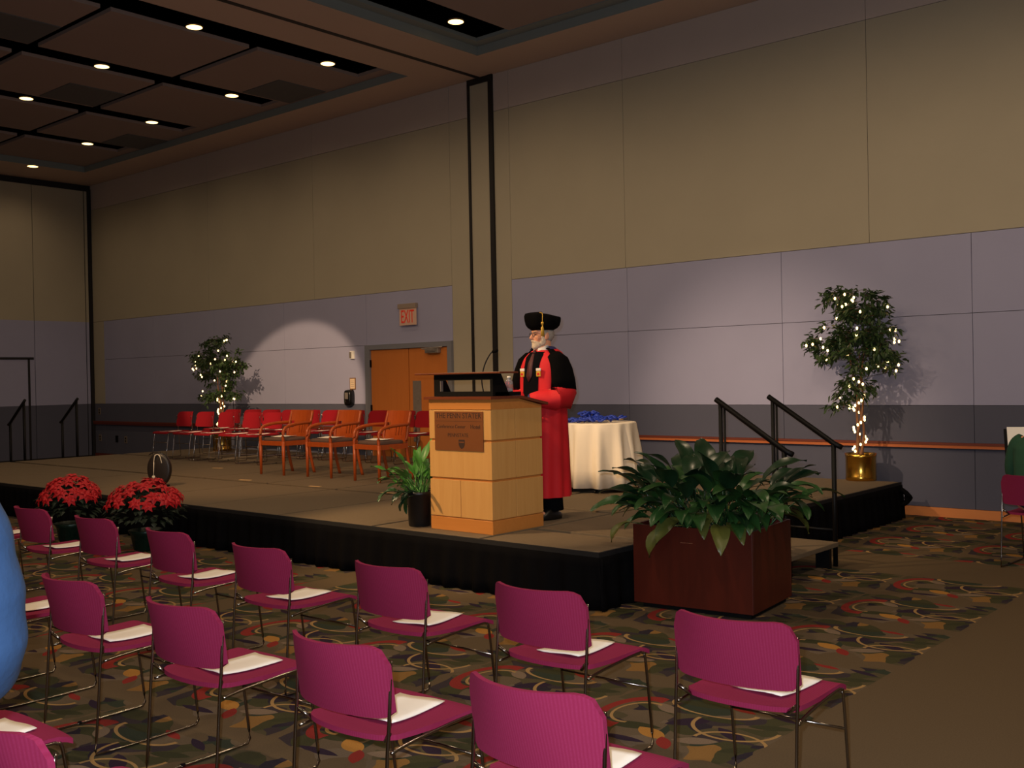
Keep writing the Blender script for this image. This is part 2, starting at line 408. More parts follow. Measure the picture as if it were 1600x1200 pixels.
def bake_remesh(mb, name, m, parent, voxel=0.008, smooth_iter=4):
    o = mb.build('tmp', m)
    r = o.modifiers.new('r', 'REMESH'); r.mode = 'VOXEL'; r.voxel_size = voxel
    sm = o.modifiers.new('s', 'SMOOTH'); sm.iterations = smooth_iter; sm.factor = 0.5
    dg = bpy.context.evaluated_depsgraph_get()
    me = bpy.data.meshes.new_from_object(o.evaluated_get(dg)); me.name = name
    old = o.data; bpy.data.objects.remove(o); bpy.data.meshes.remove(old)
    for p in me.polygons: p.use_smooth = True
    if not me.materials: me.materials.append(m)
    return link(name, me, parent)
def catmull(pts, k=6):
    P = [Vector(p) for p in pts]; out = []
    for i in range(len(P) - 1):
        p0, p1, p2, p3 = P[max(i - 1, 0)], P[i], P[i + 1], P[min(i + 2, len(P) - 1)]
        for j in range(k):
            t = j / k
            out.append(0.5 * ((2 * p1) + (p2 - p0) * t + (2 * p0 - 5 * p1 + 4 * p2 - p3) * t * t + (3 * p1 - p0 - 3 * p2 + p3) * t ** 3))
    out.append(P[-1]); return out

# ------------------------------------------------------------------ the room
X0, X1, Y0, YB, ZC = -22.7, 5.0, -7.0, 11.66, 6.17
struct(MB().box(X0 - .3, X1 + .3, Y0 - .3, YB + .3, -0.1, 0).build('floor', M_CARPET), 'brown carpet with repeating leaf motif', 'floor')

wall = struct(MB().box(X0 - .3, X1 + .3, YB + 0.03, YB + .3, 0, 7.0).build('wall_back', M_JOINT), 'tall back wall of beige and blue fabric panels', 'wall')
G = 0.003
def wpanel(x0, x1, z0, z1, m, y=YB):
    MB().box(x0 + G, x1 - G, y, y + 0.028, z0 + G, z1 - G).build('wall_panel', m, wall)
cols_r = [-10.08, -8.02, -5.77, -3.57, -1.37, 0.83, 3.03, X1]
cols_l = [-22.2, -20.1, -17.85, -15.6, -13.34]
for cs in (cols_r, cols_l):
    for a, b in zip(cs[:-1], cs[1:]):
        wpanel(a, b, 0.10, 0.745, M_DBLUE); wpanel(a, b, 0.745, 1.22, M_DBLUE)
        wpanel(a, b, 1.22, 2.21, M_LBLUE); wpanel(a, b, 2.21, 3.07, M_LBLUE)
wpanel(-13.34, -11.31, 2.21, 3.07, M_LBLUE)
for a, b in ((-10.08, -8.04), (-8.04, -4.68), (-4.68, -1.32), (-1.32, 2.04), (2.04, X1), (-22.7, -18.0), (-18.0, -14.7), (-14.7, -11.31)):
    wpanel(a, b, 3.07, 5.61, M_BEIGE); wpanel(a, b, 5.61, ZC, M_TAUPE)
wpanel(-22.7, -22.2, 1.22, 3.07, M_BEIGE); wpanel(-22.7, -22.2, 0.10, 1.22, M_DBLUE)
wpanel(-11.31, -10.90, 0.10, 5.61, M_BEIGE); wpanel(-11.31, -10.90, 5.61, ZC, M_TAUPE)
wpanel(-10.38, -10.08, 0.10, 5.61, M_BEIGE); wpanel(-10.38, -10.08, 5.61, ZC, M_TAUPE)
# pocket of the folding partition
pk = struct(MB().box(-10.90, -10.855, YB - 0.02, YB + .04, 0, 6.10).build('trim_1', M_DARKTRIM), 'dark frame of the folding partition pocket', 'trim')
MB().box(-10.46, -10.38, YB - 0.03, YB + .04, 0, ZC).build('frame_post', M_DARKTRIM, pk)
MB().box(-10.90, -10.38, YB - 0.02, YB + .04, 6.08, ZC).build('frame_head', M_DARKTRIM, pk)
MB().box(-10.855, -10.46, YB, YB + .03, 0.02, 6.08).build('pocket_door', M_BEIGE, pk)

rl = struct(MB().box(-10.05, X1, YB - 0.045, YB, 0.755, 0.79).build('trim_2', M_RAILW), 'wooden chair rail along the right part of the back wall', 'trim')
MB().box(-10.05, X1, YB - 0.055, YB, 0.79, 0.815).build('rail_cap', M_RAILT, rl)
rl2 = struct(MB().box(-22.68, -13.36, YB - 0.045, YB, 0.755, 0.79).build('trim_3', M_RAILT), 'dark chair rail along the left part of the back wall', 'trim')
MB().box(-22.68, -13.36, YB - 0.055, YB, 0.79, 0.83).build('rail_cap', M_RAILT, rl2)
struct(MB().box(-10.05, X1, YB - 0.02, YB + .02, 0, 0.10).build('baseboard_back', M_BASEW), 'orange wooden baseboard under the blue wall', 'baseboard')
struct(MB().box(-22.7, -13.36, YB - 0.02, YB + .02, 0, 0.10).build('baseboard_back', M_RAILT), 'dark baseboard at the left of the back wall', 'baseboard')

# left wall: a folding partition of tall panels
wl = struct(MB().box(X0 - .3, X0 - 0.03, Y0 - .3, YB + .3, 0, 7.0).build('wall_left', M_DARKTRIM), 'folding partition wall of tall banded panels', 'wall')
ye = [11.50, 10.33, 9.14, 7.95, 6.76, 5.57, 4.38, 3.19, 2.0, Y0]
for b, a in zip(ye[:-1], ye[1:]):
    for z0, z1, m in ((0.06, 1.22, M_DBLUE), (1.22, 3.07, M_LBLUE), (3.07, 6.03, M_BEIGE)):
        g = 0.007
        MB().box(X0 - 0.03, X0, a + g, b - g, z0 + (0.0 if z0 > .1 else 0), z1).build('wall_panel', m, wl)
MB().box(X0 - .02, X0 + .03, 11.585, 11.66, 0, 6.08).build('corner_post', M_DARKTRIM, wl)
for z0, z1, m in ((0.06, 1.22, M_DBLUE), (1.22, 3.07, M_LBLUE), (3.07, 6.03, M_BEIGE)):
    MB().box(X0 - .02, X0, 11.515, 11.575, z0, z1).build('wall_panel', m, wl)
MB().box(X0 - .02, X0 + .02, Y0, 11.6, 6.03, 6.09).build('partition_track', M_DARKTRIM, wl)
MB().box(X0 - .02, X0 + .012, Y0, 11.6, 0, 0.06).build('floor_sweep', M_DARKTRIM, wl)
d2 = struct(MB().box(X0 - .01, X0 + .012, 9.2, 10.30, 2.22, 2.27).build('door_2', M_DARKTRIM), 'pass door outlined in black in the folding partition', 'door')
MB().box(X0 - .01, X0 + .012, 10.17, 10.215, 0, 2.24).build('door_edge', M_DARKTRIM, d2)
MB().box(X0 - .01, X0 + .012, 9.2, 9.24, 0, 2.24).build('door_edge', M_DARKTRIM, d2)
struct(MB().box(X1, X1 + .3, Y0 - .3, YB + .3, 0, 7.0).build('wall_right', M_BEIGE), 'plain beige side wall', 'wall')
struct(MB().box(X0 - .3, X1 + .3, Y0 - .3, Y0, 0, 7.0).build('wall_front', M_BEIGE), 'plain beige rear wall of the hall', 'wall')

# ceiling: soffit at 6.17, recessed bays with floating panels in front of a black plenum
ZP = 6.29
RY0, RY1 = 0.5, 10.86
cmb = MB()
cmb.box(X0 - .3, -21.35, Y0 - .3, YB + .3, ZC, 7.0)
cmb.box(-21.35, X1 + .3, RY1, YB + .3, ZC, 7.0)
cmb.box(-21.35, X1 + .3, Y0 - .3, RY0, ZC, 7.0)
cmb.box(-11.36, -10.69, RY0, RY1, ZC, 7.0)
cmb.box(-10.64, -9.95, RY0, RY1, ZC, 7.0)
cmb.box(-10.69, -10.64, RY0, RY1, ZC + .05, 7.0)
cmb.box(X1 - 1.0, X1 + .3, RY0, RY1, ZC, 7.0)
ceil = struct(cmb.build('ceiling', M_SOFFIT), 'dark ceiling with soffits and recessed panel bays', 'ceiling')
MB().box(-10.70, -10.62, RY0, YB - .02, ZC - .006, ZC + .04).build('partition_track', M_DARKTRIM, ceil)
MB().box(-21.35, X1, RY0, RY1, 6.95, 7.0).build('plenum', M_PLENUM, ceil)
for a, b, c, d in ((-21.35, -11.36, RY1 - .015, RY1), (-9.95, X1 - 1, RY1 - .015, RY1), (-9.95, -9.935, RY0, RY1), (-21.35, -21.335, RY0, RY1)):
    MB().box(a, b, c, d, ZC + .002, 6.36).build('bay_fascia', M_CGREY, ceil)
MB().box(-11.375, -11.36, RY0, RY1, 6.3, 6.95).build('bay_fascia', M_PLENUM, ceil)
for a, b, c, d in ((-21.35, -11.36, RY1 - .012, RY1), (-9.95, X1 - 1, RY1 - .012, RY1), (-9.95, -9.938, RY0, RY1), (-21.35, -21.338, RY0, RY1), (-21.35, X1 - 1, RY0, RY0 + .012)):
    MB().box(a, b, c, d, 6.36, 6.95).build('plenum_side', M_PLENUM, ceil)
ysp = [10.63, 8.72, 6.54, 4.36, 2.18, RY0]
def cpanel(x0, x1, y0, y1, m=None, z=ZP): MB().box(x0, x1, y0, y1, z, z + 0.05).build('ceiling_panel', m or M_CPANEL, ceil)
for x0, x1 in ((-14.23, -12.24), (-16.69, -14.73), (-19.04, -17.19), (-21.3, -19.54)):
    for i, (b, a) in enumerate(zip(ysp[:-1], ysp[1:])):
        cpanel(x0, x1, a + .07, b - .07 + (.07 if i == 0 else 0))
cpanel(-21.33, -11.95, 10.63, RY1 - .02)                     # border strip past the slots
MB().box(-11.95, -11.38, 10.63, RY1 - .02, ZP, ZP + .05).build('ceiling_panel', M_CPANEL, ceil)
for (x0, x1, y0, y1) in ((-16.60, -15.58, 7.72, 8.64), (-14.18, -13.24, 5.55, 6.46), (-14.16, -13.2, 9.86, 10.78), (-18.98, -18.0, 10.0, 10.82)):
    MB().box(x0, x1, y0, y1, ZP - 0.012, ZP).build('air_grille', M_VENT, ceil)
# right bay: grey border at the beam, a black slot, then panels
MB().box(-9.93, -9.78, RY0, RY1 - .02, ZP, ZP + .05).build('ceiling_panel', M_CGREY, ceil)
MB().box(-9.78, X1 - 1, 10.66, RY1 - .02, ZP, ZP + .05).build('ceiling_panel', M_CGREY, ceil)
for x0, x1 in ((-9.15, -7.25), (-6.7, -4.7), (-4.3, -2.3), (-1.9, 0.1), (0.5, 2.5)):
    for b, a in zip(ysp[:-1], ysp[1:]): cpanel(x0, x1, a + .07, b - .0)
MB().box(-7.25, -6.7, 8.7, 10.66, ZP, ZP + .05).build('ceiling_panel', M_CGREY, ceil)

def downlight(x, y, z, label, watts=42, lit=True):
    r = empty('downlight', (x, y, z)); tag(r, label, 'light', 'recessed ceiling downlights')
    MB().lathe([(0.085, 0.0), (0.112, 0.0), (0.114, 0.004), (0.112, 0.02), (0.085, 0.02)], 24).build('rim', M_LAMPRIM, r, True)
    MB().lathe([(0.001, -0.010), (0.05, -0.008), (0.09, -0.003), (0.106, 0.001), (0.106, 0.015), (0.001, 0.015)], 24).build('lens', M_LAMP, r, True)
    if z > ZC + .05: MB().box(-.008, .008, -.008, .008, 0.02, 0.62).build('hanger', M_PLENUM, r)
    s = spot_light('downlight_beam', (x, y, z - 0.03), (x, y, 0), watts, 78, 1.0, WARM, 0.09)
ROWN = ['the black slot beside the soffit beam', 'the second black slot from the beam', 'the third black slot from the beam', 'the fourth black slot from the beam']
for k, x in enumerate((-12.04, -14.48, -16.94, -19.29)):
    downlight(x, 9.88, ZP, 'lit round downlight nearest the back wall in ' + ROWN[k])
    if k < 3: downlight(x, 7.66, ZP, 'lit round downlight second from the back wall in ' + ROWN[k])
downlight(-21.45, 9.80, ZC - 0.006, 'lit round downlight in the soffit by the folding partition')
downlight(-9.44, 9.90, ZP, 'lit round downlight in the slot right of the soffit beam')
for x, wx in ((-14.5, .12), (-9.5, .28), (-4.5, .50), (0.5, .50)):                       # lamps of the same grid above the audience
    for y, wt in ((6.4, 330), (3.2, 420), (-0.5, 170), (-4.0, 120)):
        spot_light('house_light_beam', (x, y, 6.1), (x, y, 0), wt * wx, 89, 0.35, WARM, 0.09)

# double door
d1 = struct(MB().box(-13.34, -13.22, YB - .05, YB + .03, 0, 2.21).box(-11.40, -11.31, YB - .05, YB + .03, 0, 2.21).box(-13.22, -11.40, YB - .05, YB + .03, 2.13, 2.21)
            .build('door_1', M_DOORF), 'oak double door in a grey metal frame', 'door')
for a, b in ((-13.22, -12.305), (-12.295, -11.40)):
    MB().box(a + .006, b - .003, YB - .02, YB + .025, 0.02, 2.125).build('door_leaf', M_DOORW, d1)
MB().box(-12.20, -12.02, YB - .035, YB - .02, 1.02, 1.60).build('push_plate', M_STEEL, d1)
MB().box(-12.15, -12.06, YB - .09, YB - .03, 0.62, 1.06).build('pull_bar', M_STEEL, d1, bevel=0.01)
dc = MB().box(-11.86, -11.56, YB - .09, YB - .02, 2.03, 2.11).build('door_closer', M_STEEL, d1, bevel=0.01)
MB().tube([(-11.62, YB - .1, 2.07), (-11.8, YB - .22, 2.10), (-11.50, YB - .05, 2.125)], 0.01, 6).build('closer_arm', M_STEEL, dc)
for z in (0.3, 1.15, 1.9): MB().box(-13.235, -13.20, YB - .045, YB - .02, z - .06, z + .06).build('hinge', M_BLACKM, d1)

# ------------------------------------------------------------------ stage
SX0, SX1, SY0, SY1, SZ = -17.4, -4.24, 5.76, 11.30, 0.40
st = empty('stage', (0, 0, 0)); tag(st, 'low carpeted platform stage with black pleated skirt', 'stage')
xs = [-17.4, -15.9, -14.55, -13.2, -11.85, -10.5, -9.20, -7.86, -6.56, -5.34]
ysd = [SY0, 7.50, 9.40, SY1]
g = 0.020
for a, b in zip(xs[:-1], xs[1:]):
    for c, d in zip(ysd[:-1], ysd[1:]):
        MB().box(a + g, b - g, c + (.004 if c == SY0 else .045), d - .045, SZ - 0.03, SZ).build('deck_panel', M_DECK, st, bevel=0.004)
for c, d in ((SY0, 6.37), (6.37, 9.41), (9.41, SY1)):
    MB().box(-5.34 + g, SX1, c + (.004 if c == SY0 else .045), d - .045, SZ - 0.03, SZ).build('deck_panel', M_DECK, st, bevel=0.004)
MB().box(SX0, SX1, SY0, SY1, SZ - 0.10, SZ - 0.031).build('deck_frame', M_DECKEDGE, st)
MB().box(SX0, SX1 + .012, SY0 - .014, SY0, SZ - 0.05, SZ - 0.002).build('edge_trim', M_DECKEDGE, st)
MB().box(SX1, SX1 + .014, SY0, SY1, SZ - 0.05, SZ - 0.002).build('edge_trim', M_DECKEDGE, st)
rnd = random.Random(4)
def skirt(p0, p1, nrm, name='skirt'):
    p0, p1, nrm = Vector(p0), Vector(p1), Vector(nrm); Ln = (p1 - p0).length; n = int(Ln / 0.022)
    ph = [rnd.uniform(0, 6.28) for _ in range(4)]
    rings = []
    for i in range(n + 1):
        s = i / n * Ln; base = p0 + (p1 - p0) * (i / n)
        wv = 0.5 + 0.3 * math.sin(s * 2 * PI / 0.17 + ph[0] + 0.9 * math.sin(s * 3.1 + ph[1])) + 0.2 * math.sin(s * 2 * PI / 0.31 + ph[2])
        row = []
        for k, z in enumerate((SZ - .035, SZ - .10, 0.22, 0.10, 0.006)):
            amp = (0.006, 0.018, 0.035, 0.05, 0.06)[k]
            q = base + nrm * (0.016 + amp * wv); row.append((q.x, q.y, z))
        rings.append(row)
    mb = MB(); mb.loft(rings, False, False, close=False)
    o = mb.build(name, M_SKIRT, st, True)
    sl = o.modifiers.new('thick', 'SOLIDIFY'); sl.thickness = 0.003
    return o
skirt((SX0, SY0, 0), (SX1 + .05, SY0, 0), (0, -1, 0))
skirt((SX1, SY0 - .05, 0), (SX1, SY1, 0), (1, 0, 0))
skirt((SX0, SY1, 0), (SX0, SY0, 0), (-1, 0, 0))
MB().tube(catmull([(SX1 + .03, 11.22, .33), (SX1 + .10, 11.24, .27), (SX1 + .09, 11.26, .20), (SX1 + .03, 11.24, .15)], 4), 0.045, 8, flat=0.6).build('gathered_cloth', M_SKIRT, st, True)
for (x, y, a, lab) in ((-11.05, 7.62, .25, 'left of the wooden armchairs'), (-9.62, 7.58, .1, 'in front of the middle wooden armchair'), (-8.35, 7.55, .1, 'in front of the right wooden armchair'), (-13.0, 8.5, .2, 'in front of the burgundy chairs')):
    t = MB().box(-.09, .09, -.02, .02, 0, 0.003).build('tape_strip', M_TAPE, loc=(x, y, SZ)); t.rotation_euler.z = a
    tag(t, 'short pale tape strip on the stage deck ' + lab, 'tape', 'tape marks on the stage')

# steps with handrails
def steps(name, xe, sgn, y0, y1, label):
    r = empty(name, (xe, 0, 0)); tag(r, label, 'steps')
    def bx(x0, x1): return (min(sgn * x0, sgn * x1), max(sgn * x0, sgn * x1))
    a, b = bx(0.08, 0.64)
    MB().box(a, b, y0, y1, 0.165, 0.205).build('tread', M_DECK, r, bevel=0.006)
    a2, b2 = bx(0.50, 0.62)
    MB().box(a2, b2, y0 + .03, y0 + .07, 0, 0.165).build('tread_leg', M_BLACKM, r); MB().box(a2, b2, y1 - .14, y1 - .1, 0, 0.165).build('tread_leg', M_BLACKM, r)
    for y in (y0, y1):
        h = empty('handrail'); h.parent = r
        MB().tube([(sgn * 0.03, y, 1.405), (sgn * 0.62, y, 1.01), (sgn * 0.68, y, 0.985)], 0.022, 10).build('top_rail', M_BLACKM, h, True)
        MB().tube([(sgn * 0.07, y, 1.375), (sgn * 0.07, y, 0.0)], 0.017, 10).build('post', M_BLACKM, h, True)
        MB().tube([(sgn * 0.105, y, 1.35), (sgn * 0.105, y, 0.41)], 0.010, 8).build('post', M_BLACKM, h, True)
        MB().tube([(sgn * 0.61, y, 1.01), (sgn * 0.61, y, 0.0)], 0.020, 10).build('post', M_BLACKM, h, True)
        MB().tube([(sgn * 0.07, y, 0.30), (sgn * 0.61, y, 0.30)], 0.010, 8).build('lower_bar', M_BLACKM, h, True)
    return r
steps('stage_steps', SX1, 1, 7.33, 8.22, 'single carpeted step with two black handrails behind the wooden planter')
steps('stage_steps', SX0, -1, 7.75, 8.65, 'stage steps with black handrails by the folding partition')

# ------------------------------------------------------------------ stacking chairs
def chair_proto(fabric):
    r = empty('stacking_chair')
    W = 0.232
    for s in (-1, 1):
        x = s * W
        path = catmull([(x * .98, -.205, .70), (x, -.215, .60), (x, -.222, .50), (x, -.232, .40), (x, -.246, .20), (x, -.262, .03)], 3)
        path += catmull([(x, -.258, .010), (x, -.10, .008), (x, .10, .008), (x, .235, .010)], 2)
        path += catmull([(x, .248, .03), (x, .228, .20), (x, .200, .40), (x * .99, .185, .424), (x * .97, .14, .428), (x * .97, -.1, .415), (x, -.215, .405)], 3)
        MB().tube(path, 0.0062, 8).build('side_frame', M_CHROME, r, True)
        MB().tube([(x, -.222, .47), (x * .80, -.195, .432)], 0.008, 6).build('seat_bracket', M_CHROME, r, True)
    MB().tube([(-W, .218, .27), (W, .218, .27)], 0.0055, 8).build('cross_bar', M_CHROME, r, True)
    MB().tube([(-W, -.10, .012), (-W, -.085, .012)], 0.009, 6).build('floor_glide', M_BLACKPL, r)
    # backrest: a bowed, slightly reclined panel with rounded upper corners
    nu, nv = 22, 12
    def back(u, v, off):
        x = (u - .5) * 2
        hw = 0.236
        rc = 0.28
        zt = 0.757
        # rounded corners: lower the top edge near the ends
        k = max(0.0, abs(x) - (1 - rc)) / rc
        top = zt - 0.068 * (1 - math.sqrt(max(0.0, 1 - k * k)))
        kb = max(0.0, abs(x) - .8) / .2
        bot = 0.514 + 0.02 * (1 - math.sqrt(max(0.0, 1 - kb * kb)))
        z = bot + (top - bot) * v
        y = -0.205 - (0.060 + 0.052 * v) * (1 - abs(x) ** 2.1) - 0.020 * v
        return (x * hw, y + off, z)
    rings = []
    front = [[back(i / nu, j / nv, 0.014) for i in range(nu + 1)] for j in range(nv + 1)]
    rear = [[back(i / nu, j / nv, -0.004) for i in range(nu + 1)] for j in range(nv + 1)]
    mb = MB(); n1 = nu + 1
    vs = [p for row in front for p in row] + [p for row in rear for p in row]; o = n1 * (nv + 1); fs = []
    for j in range(nv):
        for i in range(nu):
            a = j * n1 + i; fs.append((a, a + 1, a + n1 + 1, a + n1)); fs.append((o + a, o + a + n1, o + a + n1 + 1, o + a + 1))
    for i in range(nu):
        fs.append((i, o + i, o + i + 1, i + 1)); a = nv * n1 + i; fs.append((a, a + 1, o + a + 1, o + a))
    for j in range(nv):
        a = j * n1; fs.append((a, a + n1, o + a + n1, o + a)); a = j * n1 + nu; fs.append((a, o + a, o + a + n1, a + n1))
    mb._add(vs, fs); bk = mb.build('backrest', fabric, r, True)
    e = bk.modifiers.new('e', 'EDGE_SPLIT'); e.split_angle = R(50)
    # seat: waterfall front, bowed rear edge
    nu, nv = 20, 16
    def seat(u, v, off):
        x = (u - .5) * 2
        hw = 0.215 + 0.015 * v
        rear_y = -0.165 - 0.070 * math.sqrt(max(0, 1 - x * x))
        y = rear_y + (0.247 - rear_y) * v - 0.010 * (v ** 6) * abs(x) ** 4
        z = 0.436 + 0.012 * v - 0.020 * max(0, (v - .82) / .18) ** 2 - 0.010 * (1 - x * x) * (1 - abs(2 * v - 1)) + 0.014 * (1 - v) ** 3
        return (x * hw, y, z + off)
    topg = [[seat(i / nu, j / nv, 0.0) for i in range(nu + 1)] for j in range(nv + 1)]
    botg = [[seat(i / nu, j / nv, -0.018) for i in range(nu + 1)] for j in range(nv + 1)]
    mb = MB(); n1 = nu + 1
    vs = [p for row in topg for p in row] + [p for row in botg for p in row]; o = n1 * (nv + 1); fs = []
    for j in range(nv):
        for i in range(nu):
            a = j * n1 + i; fs.append((a, a + 1, a + n1 + 1, a + n1)); fs.append((o + a, o + a + n1, o + a + n1 + 1, o + a + 1))
    for i in range(nu):
        fs.append((i, o + i, o + i + 1, i + 1)); a = nv * n1 + i; fs.append((a, a + 1, o + a + 1, o + a))
    for j in range(nv):
        a = j * n1; fs.append((a, a + n1, o + a + n1, o + a)); a = j * n1 + nu; fs.append((a, o + a, o + a + n1, a + n1))
    mb._add(vs, fs); sk = mb.build('seat', fabric, r, True)
    e = sk.modifiers.new('e', 'EDGE_SPLIT'); e.split_angle = R(50)
    return r
def program_proto(w_=0.215, l_=0.28):
    mb = MB(); nu, nv = 6, 8
    def pt(i, j, off):
        u, v = i / nu - .5, j / nv - .5
        return (u * w_, v * l_, 0.004 + 0.010 * (2 * v) ** 2 * (1 if v < 0 else .3) + 0.004 * math.sin(5 * u) + off)
    top = [[pt(i, j, .003) for i in range(nu + 1)] for j in range(nv + 1)]
    bot = [[pt(i, j, 0) for i in range(nu + 1)] for j in range(nv + 1)]
    n1 = nu + 1; vs = [p for r_ in top for p in r_] + [p for r_ in bot for p in r_]; o = n1 * (nv + 1); fs = []
    for j in range(nv):
        for i in range(nu):
            a = j * n1 + i; fs.append((a, a + 1, a + n1 + 1, a + n1)); fs.append((o + a, o + a + n1, o + a + n1 + 1, o + a + 1))
    for i in range(nu):
        fs.append((i, o + i, o + i + 1, i + 1)); a = nv * n1 + i; fs.append((a, a + 1, o + a + 1, o + a))
    for j in range(nv):
        a = j * n1; fs.append((a, a + n1, o + a + n1, o + a)); a = j * n1 + nu; fs.append((a, o + a, o + a + n1, a + n1))
    mb._add(vs, fs); return mb.build('program', M_PAPER, smooth=True)

ORD = ['first', 'second', 'third', 'fourth', 'fifth', 'sixth', 'seventh', 'eighth', 'ninth', 'tenth', 'eleventh']
chairA = chair_proto(M_CHAIRF); prog = program_proto()
_used = {'c': False, 'p': False, 's': False}
def put_program(x, y, z, rz, label, group, ry=0.0):
    p = prog if not _used['p'] else prog.copy()
    if _used['p']: COL.objects.link(p)
    _used['p'] = True
    p.location = (x, y, z); p.rotation_euler = (0.02, ry, rz); tag(p, label, 'program', group)
    return p
def put_chair(x, y, rz, label, group):
    c = chairA if not _used['c'] else copy_tree(chairA)
    _used['c'] = True
    c.location = (x, y, 0); c.rotation_euler.z = rz; tag(c, label, 'chair', group)
    return c
rowA = [(-1.84, 3.50, 3), (-2.72, 3.50, 1), (-3.62, 3.50, 0), (-4.60, 3.48, 1), (-5.54, 3.52, -1), (-6.52, 3.57, 1), (-7.44, 3.58, 0), (-8.5, 3.60, 1)]
rowB = [(-1.89, 2.46, 2), (-2.73, 2.46, 1), (-3.68, 2.46, 2), (-4.56, 2.45, 1), (-5.55, 2.46, 0)]
rowC = [(-2.77, 1.39, 0), (-3.63, 1.41, 0)]
rr = random.Random(11)
for rowname, row in (('front row', rowA), ('second row', rowB), ('third row', rowC)):
    for i, (x, y, a) in enumerate(row):
        put_chair(x, y, R(a), 'purple audience chair, %s from the right in the %s' % (ORD[i], rowname), 'audience stacking chairs')
        if rowname == 'front row': dx, dy, ra = -0.005 - 0.005 * i, 0.035, R(rr.uniform(-6, 10))
        else: dx, dy, ra = 0.0, 0.03, R(rr.uniform(-5, 8))
        if rowname == 'front row' and i == 0: dx, dy, ra = 0.03, 0.06, R(-6)
        put_program(x + dx, y + dy, 0.437, ra, 'white program on the seat of the %s chair from the right, audience %s' % (ORD[i], rowname), 'programs on the audience seats')
put_chair(-2.285, 9.14, R(-4), 'dark burgundy chair at the right edge under the person in green', 'audience stacking chairs')

# stage chairs, coloured redder for the warm light, face the audience
chairS = chair_proto(M_STAGEF)
def put_stage_chair(x, y, rz, label):
    c = chairS if not _used['s'] else copy_tree(chairS)
    _used['s'] = True
    c.location = (x, y, SZ); c.rotation_euler.z = PI + rz; tag(c, label, 'chair', 'burgundy chairs on the stage')
fx = [-15.55, -14.93, -14.33, -13.64, -13.10]
for i, x in enumerate(fx):
    put_stage_chair(x, 9.33, R(rr.uniform(-3, 3)), 'burgundy chair, %s from the left in the front row on stage' % ORD[i])
    put_program(x + rr.uniform(-.03, .03), 9.28, SZ + 0.437, R(rr.uniform(-8, 8)), 'white program on the %s chair from the left, front row on stage' % ORD[i], 'programs on the stage chairs')
bx_ = [-15.72, -15.12, -14.58, -14.05, -13.53, -13.0, -12.45, -11.89, -11.32, -10.83]
for i, x in enumerate(bx_):
    put_stage_chair(x, 10.38, R(rr.uniform(-3, 3)), 'burgundy chair, %s from the left in the back row on stage' % ORD[i])
    put_program(x + rr.uniform(-.03, .03), 10.33, SZ + 0.437, R(rr.uniform(-8, 8)), 'white program on the %s chair from the left, back row on stage' % ORD[i], 'programs on the stage chairs')

# ------------------------------------------------------------------ wooden armchairs (face local -Y)
def armchair():
    r = empty('wooden_armchair')
    for s in (-1, 1):
        x = s * 0.235
        MB().tube([(x * 1.0, -.22, 0), (x, -.22, .25), (x, -.22, .44)], [.017, .021, .024], 10).build('front_leg', M_CHERRY, r, True)
        MB().tube(catmull([(x * .96, .30, 0), (x * .96, .235, .25), (x * .95, .215, .44), (x * .93, .245, .62), (x * .90, .30, .82)], 4), 0.020, 10).build('rear_leg', M_CHERRY, r, True)
        MB().tube(catmull([(x, -.22, .43), (x * 1.0, -.222, .53), (x * 1.02, -.195, .610), (x * 1.03, -.10, .650), (x * 1.03, .08, .668), (x * .95, .25, .672)], 5), 0.019, 10, flat=1.1).build('armrest', M_CHERRY, r, True)
        MB().box(min(x - .012, x + .012), max(x - .012, x + .012), -.21, .21, .385, .445).build('side_rail', M_CHERRY, r)
    MB().box(-.235, .235, -.235, -.205, .385, .445).build('front_rail', M_CHERRY, r, bevel=.004)
    MB().box(-.225, .225, .195, .22, .385, .445).build('rear_rail', M_CHERRY, r)
    # cushion
    cs = MB(); rings = []
    for z, k in ((.44, .97), (.455, 1.0), (.475, .985), (.485, .93), (.488, .5), (.489, .02)):
        rg = []
        for j in range(28):
            t = 2 * PI * j / 28; c, s_ = math.cos(t), math.sin(t); q = (abs(c) ** 5 + abs(s_) ** 5) ** (-.2)
            rg.append((c * q * .232 * k, -.005 + s_ * q * .222 * k, z))
        rings.append(rg)
    cs.loft(rings).build('seat_cushion', M_CUSHION, r, True)
    # back: bowed crest board above a splat with three slots and two side slots
    def slab(x0, x1, z0, z1, name):
        n = 10; rings = []
        for i in range(n + 1):
            x = x0 + (x1 - x0) * i / n
            bow = 0.05 * (1 - (x / .22) ** 2)
            def yy(z): return 0.222 + bow + (z - .45) * .20
            rings.append([(x, yy(z0) - .010, z0), (x, yy(z0) + .010, z0), (x, yy(z1) + .010, z1), (x, yy(z1) - .010, z1)])
        return MB().loft(rings).build(name, M_CHERRY, r, True if False else False)
    slab(-.222, .222, .69, .835, 'crest_board')
    slab(-.150, .150, .655, .69, 'splat'); slab(-.150, .150, .46, .53, 'splat')
    for a, b in ((-.150, -.058), (-.043, -.008), (.008, .043), (.058, .150)): slab(a, b, .53, .655, 'splat')
    slab(-.222, -.205, .45, .69, 'back_stile'); slab(.205, .222, .45, .69, 'back_stile')
    slab(-.205, -.15, .46, .60, 'back_board'); slab(.15, .205, .46, .60, 'back_board')
    return r
ac = armchair()
